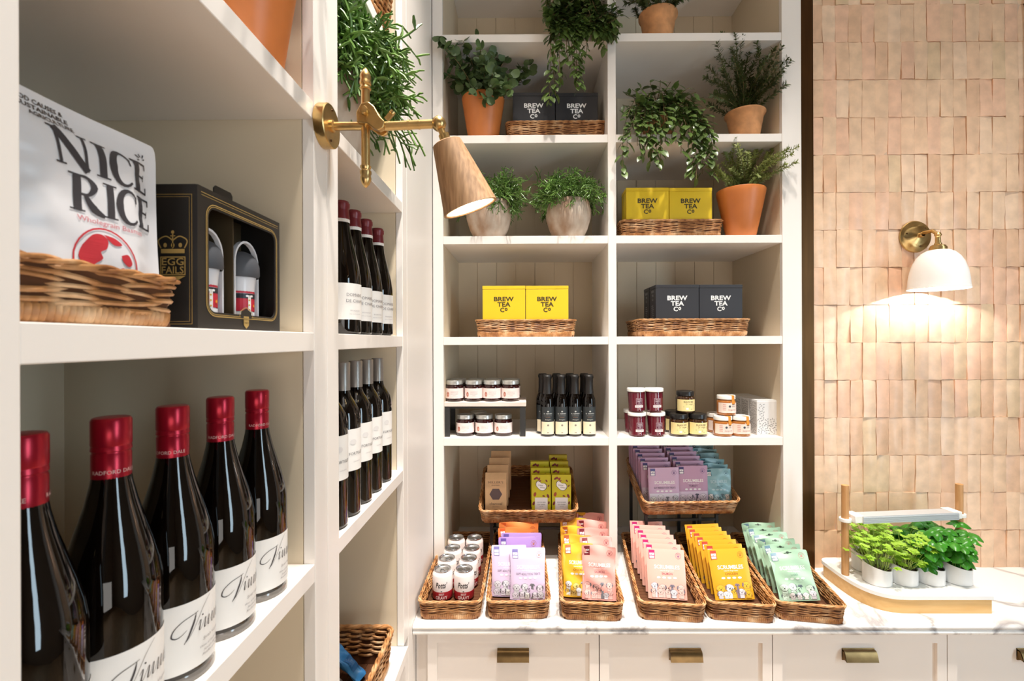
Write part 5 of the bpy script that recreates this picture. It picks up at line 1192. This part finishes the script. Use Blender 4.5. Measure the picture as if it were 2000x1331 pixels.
a.build('front_print', on_plane((0, -0.0001, 0), (1, 0, 0), (0, 0, 1)), t)
a = Art(); a.frame(-gd/2 + .007, .006, gd/2 - .006, gh - .012, .0006, GOLD, 1); a.frame(-gd/2 + .010, .009, gd/2 - .009, gh - .015, .0004, GOLD, 1)
cx = 0.021; e_i = len(a.it); a.frame(cx - .015, .052, cx + .015, .074, .0012, GOLD, 1); a.text('EGG', cx, .0640, .0085, GOLD, .026, off=.01); a.text('FAILS', cx, .0540, .0085, GOLD, .026, off=.01)
a.poly([(cx - .015, .051), (cx + .015, .051), (cx + .004, .045), (cx, .038), (cx - .004, .045)], GOLD, 1); a.rect(cx - .014, .078, cx + .014, .083, GOLD, 1, 2)
a.stroke([(cx - .014, .084), (cx - .017, .093), (cx - .008, .098), (cx, .093)], .0014, GOLD, 1); a.stroke([(cx + .014, .084), (cx + .017, .093), (cx + .008, .098), (cx, .093)], .0014, GOLD, 1); a.stroke([(cx, .084), (cx, .101)], .0014, GOLD, 1, smooth=False); a.ell(cx, .103, .002, .002, GOLD, 1, 8, 1); a.stroke([(cx - .003, .0985), (cx + .003, .0985)], .001, GOLD, 1, smooth=False)
for q in (-.009, 0, .009): a.ell(cx + q, .0875, .0022, .0028, GOLD, 1, 8, 1)
a.it[e_i:] = [([(x, y + .012) for x, y in v_], f_, c_, l_) for v_, f_, c_, l_ in a.it[e_i:]]
a.build('side_print', on_plane((-gw/2 - .0001, gd/2, 0), (0, -1, 0), (0, 0, 1)), t)
b = MB(); b.prism([(-.005, 0), (.035, 0), (.035, .028), (.031, .032), (-.001, .032), (-.005, .028)], -.0008, .0008, Matrix.Translation(Vector((-.014, .030, gh - .008))) @ Matrix.Rotation(PI/2, 4, 'X')); b.build('hanging_tab', M['gift'], t, 0)
# egg cups
M['egg_white'] = mat('egg_cup_white', '#eceaee', 0.3); M['bearskin'] = mat('grey_rubber_hat', '#4a4c52', 0.6)
G = Matrix.Rotation(PI/2, 3, 'Z'); go = Vector((-0.386, (gy0+gy1)/2, LV[1]))
e0 = None
for i, lx in enumerate((-gw*0.235, gw*0.215)):
    loc = go + G @ Vector((lx, .030, .0022)); lb = 'soldier egg cup in the %s window of the gift box, with dark grey hat' % ('left', 'right')[i]
    if e0: dup(e0, loc, (0, 0, PI/2), lb); continue
    e0 = thing('egg_cup', lb, 'egg cup', loc, PI/2, 'soldier egg cups in the gift box')
    r = .0205; b = MB(); b.lathe([(0, 0), (.015, 0), (.0155, .002), (.0165, .045), (.0185, .058), (.0205, .078), (.0185, .082), (0, .082)], 28); b.build('body', M['egg_white'], e0, 50)
    b = MB(); b.lathe([(.0235, .076), (.0252, .080), (.0248, .092), (.0220, .103), (.0150, .111), (.007, .1145), (0, .115)], 28); b.build('hat', M['bearskin'], e0, 60)
    a = Art(); r2 = .0163
    a.rect(-.030, .004, .030, .020, '#c32036', 0, 14).rect(-.030, .027, .030, .052, '#c32036', 0, 14).rect(-.030, .020, .030, .026, '#f4f2f2', 0, 14).rect(-.030, .0455, .030, .0525, '#20222c', 2, 14).rect(-.030, .053, .030, .056, '#d43246', 1, 14)
    a.rect(-.0022, .004, .0022, .050, '#f1ece6', 3)
    for q in range(6): a.ell(-.0005, .008 + .007*q, .0014, .0013, '#d9a832', 4, 8, 1)
    a.ell(-.0035, .049, .002, .0016, '#f4f2f2', 4, 8, 1).ell(.0035, .049, .002, .0016, '#f4f2f2', 4, 8, 1).ell(.0085, .035, .0022, .0022, '#e89a2a', 4, 8, 1)
    a.build('uniform_print', on_cyl(.0178, 0, -PI/2 - .35), e0, 0.0003)
# white arch inserts behind the cups
b = MB()
for lx in (-gw*0.235, gw*0.215):
    oo = [(lx + .0300*math.cos(PI*i/12), .098 + .034*math.sin(PI*i/12)) for i in range(13)]; ii = [(lx + .0272*math.cos(PI*i/12), .098 + .031*math.sin(PI*i/12)) for i in range(13)]
    oo = [(lx + .0300, .004)] + oo + [(lx - .0300, .004)]; ii = [(lx + .0272, .004)] + ii + [(lx - .0272, .004)]; n = len(oo)
    b.add([(x, .020, z) for x, z in oo] + [(x, .020, z) for x, z in ii] + [(x, .026, z) for x, z in oo] + [(x, .026, z) for x, z in ii],
          [(i, i+1, n+i+1, n+i) for i in range(n-1)] + [(i, i+1, 2*n+i+1, 2*n+i) for i in range(n-1)] + [(n+i, n+i+1, 3*n+i+1, 3*n+i) for i in range(n-1)])
b.build('arch_insert', M['egg_white'], t, 0)
# ------------------------------------------------------------------ second bay baskets
basket(0.42, 0.36, 0.19, 'tall brown wicker basket on the highest visible shelf of the second bay', 0.02, 43, 0.007, 0.0042, None, (-0.372 - 0.18, 1.155, LV[3]), (0, 0, PI/2))
basket(0.36, 0.40, 0.105, 'deep wicker basket of packets on the lowest shelf of the second bay', 0.012, 44, 0.006, 0.0038, None, (-0.366 - 0.20, 1.135, CT), (0, 0, PI/2))
M['foil_grey'] = mat('grey_printed_foil', '#b9b3b0', 0.3, 0.3, col2='#6a625e', nscale=16, bump=0.3, bscale=18, bdist=0.006); M['foil_blue'] = mat('blue_packet', '#3f86c4', 0.35, bump=0.2, bscale=18)
def packet(label, loc, rot, m, w, h, tk, seed):
    fr, bk = pouch_mesh(w, h, tk, 'crinkle', seed); t = thing('snack_packet', label, 'packet', loc, 0, None, rot); b = MB(); nu, nv = 16, 18; b.grid(fr, nu, nv); b.grid(bk, nu, nv)
    k = (nu+1)*(nv+1); rg = [i for i in range(nu+1)] + [j*(nu+1)+nu for j in range(1, nv+1)] + [nv*(nu+1)+i for i in range(nu-1, -1, -1)] + [j*(nu+1) for j in range(nv-1, 0, -1)]
    for q in range(len(rg)): a_, c_ = rg[q], rg[(q+1) % len(rg)]; b.f.append((a_, c_, c_+k, a_+k)); b.m.append(0)
    b.build('foil_bag', M[m], t, 35)
    Art().rect(-w*.3, h*.25, w*.3, h*.6, '#d9d6d4' if m != 'foil_blue' else '#2f6aa6', 1, 6, 6).build('pack_print', lambda x, y: (fr(min(1, max(0, x/w + .5)), min(1, max(0, y/h))), Vector((0, -1, 0))), t, 0.001)
packet('crumpled grey foil packet at the back left of the deep wicker basket', (-0.50, 1.13, CT + 0.016), (-0.55, 0, PI/2), 'foil_grey', 0.15, 0.12, 0.035, 3)
packet('crumpled grey foil packet lying in front in the deep wicker basket', (-0.435, 1.115, CT + 0.016), (-0.75, 0, PI/2 + .1), 'foil_grey', 0.16, 0.09, 0.03, 5)
packet('blue packet at the right end of the deep wicker basket', (-0.43, 1.232, CT + 0.016), (-0.75, 0, PI/2 - .1), 'foil_blue', 0.045, 0.11, 0.02, 7)
# ------------------------------------------------------------------ brass swing lamp with a wooden shade
pc = WX(628, 247, XL); t = thing('swing_arm_lamp', 'brass swing-arm wall lamp with a conical wooden shade, fixed to the white stile', 'wall lamp', (XL, pc.y, pc.z)); L0 = Vector((XL, pc.y, pc.z))
Rx = Matrix.Rotation(PI/2, 4, 'Y')
b = MB(); b.lathe([(0, .0005), (.037, .0005), (.038, .003), (.038, .017), (.0365, .0185), (0, .019)], 40, Rx); pl_ = b.build('wall_plate', M['brass'], t, 30)
for a_ in (PI*.5, PI*1.5 - .2): 
    b = MB(); b.lathe([(.0, .0205), (.0022, .0203), (.0026, .0188)], 10, Rx @ Matrix.Translation(Vector((.028*math.cos(a_ + PI/2), .028*math.sin(a_ + PI/2), 0)))); b.build('screw', M['bronze'], pl_, 60)
ar = W(714, 247, pc.y); rx = ar.x - XL
b = MB(); b.tube([(.018, 0, 0), (rx, 0, 0)], .0072, 16); b.lathe([(.0105, .018), (.0105, .022), (.0075, .024)], 16, Rx); b.build('inner_arm', M['brass'], t, 40)
zt = W(714, 133, pc.y).z - L0.z; zb_ = W(714, 367, pc.y).z - L0.z
b = MB(); b.tube([(rx, 0, zb_ + .03), (rx, 0, zt - .03)], .0075, 16); b.build('upright_rod', M['brass'], t, 40)
fin = [(0.0076, 0), (.0095, .001), (.0095, .004), (.0080, .006), (.0080, .008), (.0100, .010), (.0100, .014), (.0085, .018), (.0098, .022), (.0090, .027), (.0062, .033), (.0020, .0385), (0, .039)]
b = MB(); b.lathe(fin, 20, Matrix.Translation(Vector((rx, 0, zt - .039)))); b.build('finial', M['brass'], t, 40)
b = MB(); b.lathe(fin, 20, Matrix.Translation(Vector((rx, 0, zb_ + .039))) @ Matrix.Rotation(PI, 4, 'X')); b.build('finial', M['brass'], t, 40)
# clamp body between rod and outer arm
cl = W(728, 225, pc.y - .012) - L0
b = MB(); cp = [(rx - .010, .000), (rx - .011, .018), (rx - .004, .032), (rx + .010, .036), (rx + .020, .028), (rx + .030, .010), (rx + .038, .002), (rx + .036, -.010), (rx + .028, -.014), (rx + .018, -.010), (rx + .008, -.002)]
b.prism([(x, z) for x, z in cp], -.006, .006, Matrix.Translation(Vector((0, -.010, 0))) @ Matrix.Rotation(PI/2, 4, 'X')); b.prism([(x, z) for x, z in cp], -.003, .003, Matrix.Translation(Vector((0, .011, 0))) @ Matrix.Rotation(PI/2, 4, 'X')); cb = b.build('clamp', M['brass'], t, 30); bevel(cb, .0015)
b = MB(); b.lathe([(0, .010), (.0062, .0095), (.0075, .007), (.0075, 0)], 20, Matrix.Translation(Vector((rx + .004, -.0158, .018))) @ Matrix.Rotation(PI/2, 4, 'X')); b.build('bolt', M['brass'], t, 40)
b = MB(); b.box(-.004, -.003, 0, .004, .003, .014, Matrix.Translation(Vector((rx + .036, .004, .013))) @ Matrix.Rotation(.7, 4, 'Y')); b.lathe([(0, .020), (.005, .019), (.0055, .014), (.004, .012)], 12, Matrix.Translation(Vector((rx + .036, .004, .013))) @ Matrix.Rotation(.7, 4, 'Y')); b.build('wing_screw', M['brass'], t, 40)
be = W(857, 242, pc.y - .004) - L0
b = MB(); b.tube([(rx + .022, -.002, -.002), (be.x - .008, be.y, be.z)], .0078, 16)
q = Vector((be.x, be.y, be.z)); 
b.tube([(be.x - .055, be.y + .001, be.z - .0012), (be.x - .051, be.y + .001, be.z - .0012)], .0088, 16); b.tube([(be.x - .036, be.y, be.z - .001), (be.x - .033, be.y, be.z - .001)], .0085, 16)
b.build('outer_arm', M['brass'], t, 40)
b = MB(); b.lathe([(0, -.0135), (.006, -.012), (.011, -.0075), (.0135, 0), (.011, .0075), (.006, .012), (0, .0135)], 20, Matrix.Translation(q)); b.build('ball_joint', M['brass'], t, 60)
s0 = W(872, 278, pc.y - .004) - L0; s1 = W(919, 407, pc.y + .010) - L0; ax = (s1 - s0); SL = ax.length; ax.normalize()
QM = Matrix.Translation(s0) @ ax.to_track_quat('Z', 'Y').to_matrix().to_4x4()
b = MB(); b.tube([q, s0 + ax*.002], .0062, 14); b.lathe([(.0095, -.014), (.0095, -.002), (.012, 0)], 16, QM); b.build('neck', M['brass'], t, 40)
b = MB(); b.lathe([(0, 0), (.0225, 0), (.0260, .002), (.0495, SL - .001), (.0500, SL), (.0455, SL), (.0215, .004), (0, .004)], 44, QM); b.build('lamp_shade', M['oak'], t, 40)
b = MB(); b.lathe([(.0452, SL - .0015), (.0445, SL - .002), (.0205, .008), (0, .008)], 40, QM); b.build('bright_liner', mat('lamp_bright_liner', '#f6efe2', 0.3), t, 40)  # white inner cone added so the shade opening looks brightly lit
b = MB(); b.lathe([(0, SL - .045), (.012, SL - .043), (.022, SL - .032), (.026, SL - .018), (.022, SL - .004), (.010, SL - .0005), (0, SL)], 24, QM)
mb_ = mat('warm_bulb', '#ffe9bf', 0.4, emit=7.0); b.build('bulb', mb_, t, 60)
lt = spot('swing_lamp_light', L0 + s1 + ax*.004, L0 + s1 + ax, 4.0, 110, 0.8, (1, .78, .5), .03)
# ------------------------------------------------------------------ tile wall lamp
yc = 1.866; pc = W(1786, 463, yc); t = thing('wall_lamp', 'brass wall lamp with a white dome shade on the pink tiles', 'wall lamp', (pc.x, yc, pc.z)); L0 = Vector((pc.x, yc, pc.z))
RY = Matrix.Rotation(PI/2, 4, 'X')
b = MB(); b.lathe([(0, .0), (.0615, .0), (.0625, .003), (.0600, .007), (.020, .0215), (.010, .025), (.0075, .030), (0, .030)], 48, RY)
mbr = bpy.data.materials['aged_brass'].copy(); mbr.name = 'spun_brass'; mbr.node_tree.nodes['Principled BSDF'].inputs['Anisotropic'].default_value = 0.7; mbr.node_tree.nodes['Principled BSDF'].inputs['Roughness'].default_value = 0.28
wp = b.build('wall_plate', mbr, t, 30)
for a_ in (.0, PI*2/3, PI*4/3): 
    b = MB(); b.lathe([(0, .0155), (.003, .015), (.0034, .0118)], 10, RY @ Matrix.Translation(Vector((.042*math.cos(a_ + 2.9), .042*math.sin(a_ + 2.9), 0)))); b.build('screw', M['bronze'], wp, 60)
YS = 1.762; jb = W(1832, 459, YS) - L0
b = MB(); b.tube([(0, -.026, 0), (0, jb.y*.45, .006), (jb.x*.5, jb.y*.8, .004), (jb.x, jb.y, jb.z)], .0066, 14); b.lathe([(.008, .028), (.0095, .032), (.0095, .038), (.007, .042)], 16, RY); b.build('arm', M['brass'], t, 50)
b = MB(); b.lathe([(0, -.0115), (.008, -.008), (.0115, 0), (.008, .008), (0, .0115)], 18, Matrix.Translation(jb)); b.lathe([(.0085, -.008), (.009, -.030), (.0115, -.031), (.0115, -.036), (.019, -.038), (.0235, -.041), (.0235, -.045), (.027, -.046), (.0275, -.057), (.022, -.058)], 24, Matrix.Translation(jb)); b.build('lamp_holder', M['brass'], t, 35)
M['opal'] = mat('white_glass_shade', '#f7f5f2', 0.25, trans=0.08)
sh = [(.020, -.056), (.035, -.0585), (.050, -.068), (.064, -.084), (.075, -.105), (.084, -.135), (.0885, -.165), (.0905, -.190), (.0935, -.202)]
b = MB(); b.lathe(sh + [(r - .003, z - .0005) for r, z in reversed(sh)], 48, Matrix.Translation(jb)); b.build('lamp_shade', M['opal'], t, 60)
b = MB(); b.lathe([(0, -.165), (.014, -.160), (.024, -.145), (.026, -.128), (.018, -.105), (.012, -.08), (.012, -.06)], 24, Matrix.Translation(jb)); b.build('bulb', mat('wall_lamp_bulb', '#ffe6c4', 0.4, emit=6.0), t, 60)
lb_ = bpy.data.lights.new('wall_lamp_light', 'POINT'); lb_.energy = 52; lb_.color = (1, .97, .93); lb_.shadow_soft_size = .02; lo = bpy.data.objects.new('wall_lamp_light', lb_); COL.objects.link(lo); lo.location = L0 + jb + Vector((0, 0, -.150))
# ------------------------------------------------------------------ herb planter
yF = 1.548
q0 = W(1690, 1196, yF); q1 = W(1942, 1196, yF); 
t = thing('herb_planter', 'curved wooden herb planter with white top, two posts and a light bar', 'planter', (q1.x - .3, yF, CT)); O = Vector((q1.x - .3, yF, CT))
A = W(1605, 1105, 1.80) - O
def outline(ins=0.0):
    pts = [(0.30 - ins, ins), (0.30 - ins, 0.275 - ins), (A.x + .03, 0.275 - ins)]
    pts += [(A.x + ins + .03 - .03*math.sin(PI/2*i/5), 0.275 - ins - .03 + .03*math.cos(PI/2*i/5)) for i in range(1, 6)]
    bez = [(A.x + ins, .20), (A.x + ins, .09), (A.x + ins + .01, .0 + ins), (A.x + .13, ins)]
    for i in range(1, 13):
        s = i/12; pts.append(tuple((1-s)**3*bez[0][k] + 3*(1-s)**2*s*bez[1][k] + 3*(1-s)*s*s*bez[2][k] + s**3*bez[3][k] for k in (0, 1)))
    return pts
b = MB(); b.prism(outline(.004), 0, .0455); b.build('wooden_base', M['plywood'], t, 30)
b = MB(); b.prism(outline(0), .0457, .060); bevel(b.build('white_top', M['white'], t, 30), .002)
pL = W(1651, 1125, 1.69) - O; pR = W(1874, 1110, 1.735) - O
posts = []
for (px, ytop, base) in ((1651, 948, pL), (1874, 946, pR)):
    top = W(px, ytop, base.y + yF) - O; b = MB(); b.tube([(base.x, base.y, .0605), (base.x, base.y, top.z)], .0118, 20); b.build('post', mat('post_oak', '#bd8954', 0.5, col2='#cf9d68', nscale=9, stretch=(12, 12, 1)), t, 40); posts.append((base.x, base.y))
zL = (W(1700, 1021, 1.69) - O).z
b = MB(); (xa, ya), (xb2, yb2) = posts
dv = Vector((xb2 - xa, yb2 - ya, 0)); Ln = dv.length; an = math.atan2(dv.y, dv.x); MM = Matrix.Translation(Vector((xa, ya, zL))) @ Matrix.Rotation(an, 4, 'Z')
b.prism([(.045, -.030), (Ln - .035, -.030), (Ln - .035, .014), (.045, .014)], .004, .030, MM)
for i in range(4): b.box(.045, -.0318, .0055 + i*.006, Ln - .035, -.030, .0085 + i*.006, MM)
b.build('light_bar', mat('light_bar_grey', '#c9cbcd', 0.4, 0.3), t, 0)
b = MB(); b.box(.05, -.024, .0025, Ln - .04, .008, .0038, MM); b.build('light_diffuser', mat('diffuser', '#fdfdfa', 0.5, emit=1.2), t, 0)
for x in (0.0, Ln):
    b = MB(); s = 1 if x == 0 else -1
    b.lathe([(.0122, 0), (.0195, 0), (.0195, .013), (.0122, .013), (.0122, 0)], 24, MM @ Matrix.Translation(Vector((x, 0, .004))))
    b.box(min(x + s*.017, x + s*.050), -.026, .005, max(x + s*.017, x + s*.050), .026, .031, MM); bevel(b.build('clamp', M['white'], t, 40), .002)
# cups and herbs
M['cup'] = mat('white_herb_cup', '#efedea', 0.4)
def herb_cup(label, loc, kind, seed):
    t = thing('herb_cup', label, 'herb pot', loc, 0.0, 'herb cups on the planter'); b = MB(); r = .0425
    n = 36; vs = []; rings = [(r - .002, 0), (r, .002), (r, 1), (r - .0022, 1), (r - .003, .5), (0, .5)]
    def top(a): return .060 + .009*math.cos(a - 2.6)
    for rr_, f_ in rings:
        for i in range(n):
            a = 2*PI*i/n; z = f_ if f_ < .01 else top(a)*f_ ; vs.append((rr_*math.cos(a), rr_*math.sin(a), z))
    b.add(vs, [(k*n+i, k*n+(i+1) % n, (k+1)*n+(i+1) % n, (k+1)*n+i) for k in range(5) for i in range(n)] + [tuple(range(n))]); b.build('cup', M['cup'], t, 40)
    b = MB(); b.lathe([(0, .050), (.020, .052), (.039, .046)], 18); b.build('soil', M['soil'], t, 60)
    rn = random.Random(seed); b = MB(); st = MB()
    if kind == 'coriander':
        for i in range(70):
            a = rn.uniform(0, 2*PI); q = rn.random()**.5; base = Vector((q*.03*math.cos(a), q*.03*math.sin(a), .05)); tip = base + Vector((q*.040*math.cos(a) + rn.uniform(-.015, .015), q*.040*math.sin(a) + rn.uniform(-.015, .015), rn.uniform(.025, .115)))
            st.tube([base, (base + tip)/2 + Vector((rn.uniform(-.005, .005), 0, .004)), tip], .0008, 3)
            for k in range(3):
                g = a + (k - 1)*1.1 + rn.uniform(-.3, .3); c = tip + Vector((math.cos(g), math.sin(g), rn.uniform(-.1, .3)))*.006; s_ = rn.uniform(.008, .013)
                up = Vector((rn.uniform(-.3, .3), rn.uniform(-.5, .0), 1)).normalized(); sx = up.orthogonal().normalized(); sy = up.cross(sx); m = 10
                b.add([c - up*.001] + [c + (sx*math.cos(2*PI*j/m) + sy*math.sin(2*PI*j/m))*s_*(1.0 if j % 2 else .62) for j in range(m)], [(0, 1+j, 1+(j+1) % m) for j in range(m)])
        st.build('stems', M['stem_g'], t, 0); b.build('foliage', M['coriander'], t, 0)
    else:
        for i in range(13):
            a = rn.uniform(0, 2*PI); q = rn.random()**.5; base = Vector((q*.026*math.cos(a), q*.026*math.sin(a), .05)); tip = base + Vector((q*.03*math.cos(a), q*.03*math.sin(a), rn.uniform(.03, .125)))
            pts = [base.lerp(tip, j/4) for j in range(5)]; st.tube(pts, .0013, 4)
            for j in (2, 3, 4):
                for k in range(4):
                    g = a + k*PI/2 + j*.8 + rn.uniform(-.3, .3); d = Vector((math.cos(g), math.sin(g), rn.uniform(-.25, .45))); L_ = rn.uniform(.026, .046)
                    p0_ = pts[j]; dn = d.normalized(); nm_ = Vector((rn.uniform(-.2, .2), -.3, 1)); nm_ = (nm_ - dn*nm_.dot(dn)).normalized(); sd = dn.cross(nm_)
                    rows = []; prof = [(0, .05), (.15, .28), (.35, .42), (.6, .42), (.82, .26), (1, .02)]
                    for s_, w2 in prof:
                        for e_ in (-1, -.5, 0, .5, 1): rows.append(p0_ + dn*(L_*s_) + sd*(L_*w2*e_) + nm_*(L_*(.22*math.sin(PI*s_) - .50*s_*s_ - .45*w2*(e_*e_) * 1.6 + (.02 if e_ else 0))))
                    b.add(rows, [(r_*5+c_, r_*5+c_+1, (r_+1)*5+c_+1, (r_+1)*5+c_) for r_ in range(5) for c_ in range(4)])
        st.build('stems', M['stem_g'], t, 60); b.build('foliage', M['basil'], t, 60)
for i, (px, k, lb) in enumerate(((1713, 'coriander', 'white cup of bright coriander seedlings at the front left of the planter'), (1763, 'coriander', 'white cup of bright coriander seedlings, second of the front four'), (1815, 'basil', 'white cup of glossy basil, third of the front four'), (1868, 'basil', 'white cup of glossy basil at the front right of the planter'))):
    p = W(px, 1125, 1.640 + .002*i); herb_cup(lb, (p.x, p.y, CT + .0605), k, 60 + i)
for i, (px, k, lb) in enumerate(((1690, 'coriander', 'white cup of coriander at the back left, beside the left post'), (1738, 'coriander', 'white cup of coriander in the back row, second from the left'), (1786, 'basil', 'white cup of basil in the back row, third from the left'), (1838, 'basil', 'white cup of basil at the back right beside the right post'))):
    p = W(px, 1110, 1.732 + .002*i); herb_cup(lb, (p.x, p.y, CT + .0605), k, 70 + i)
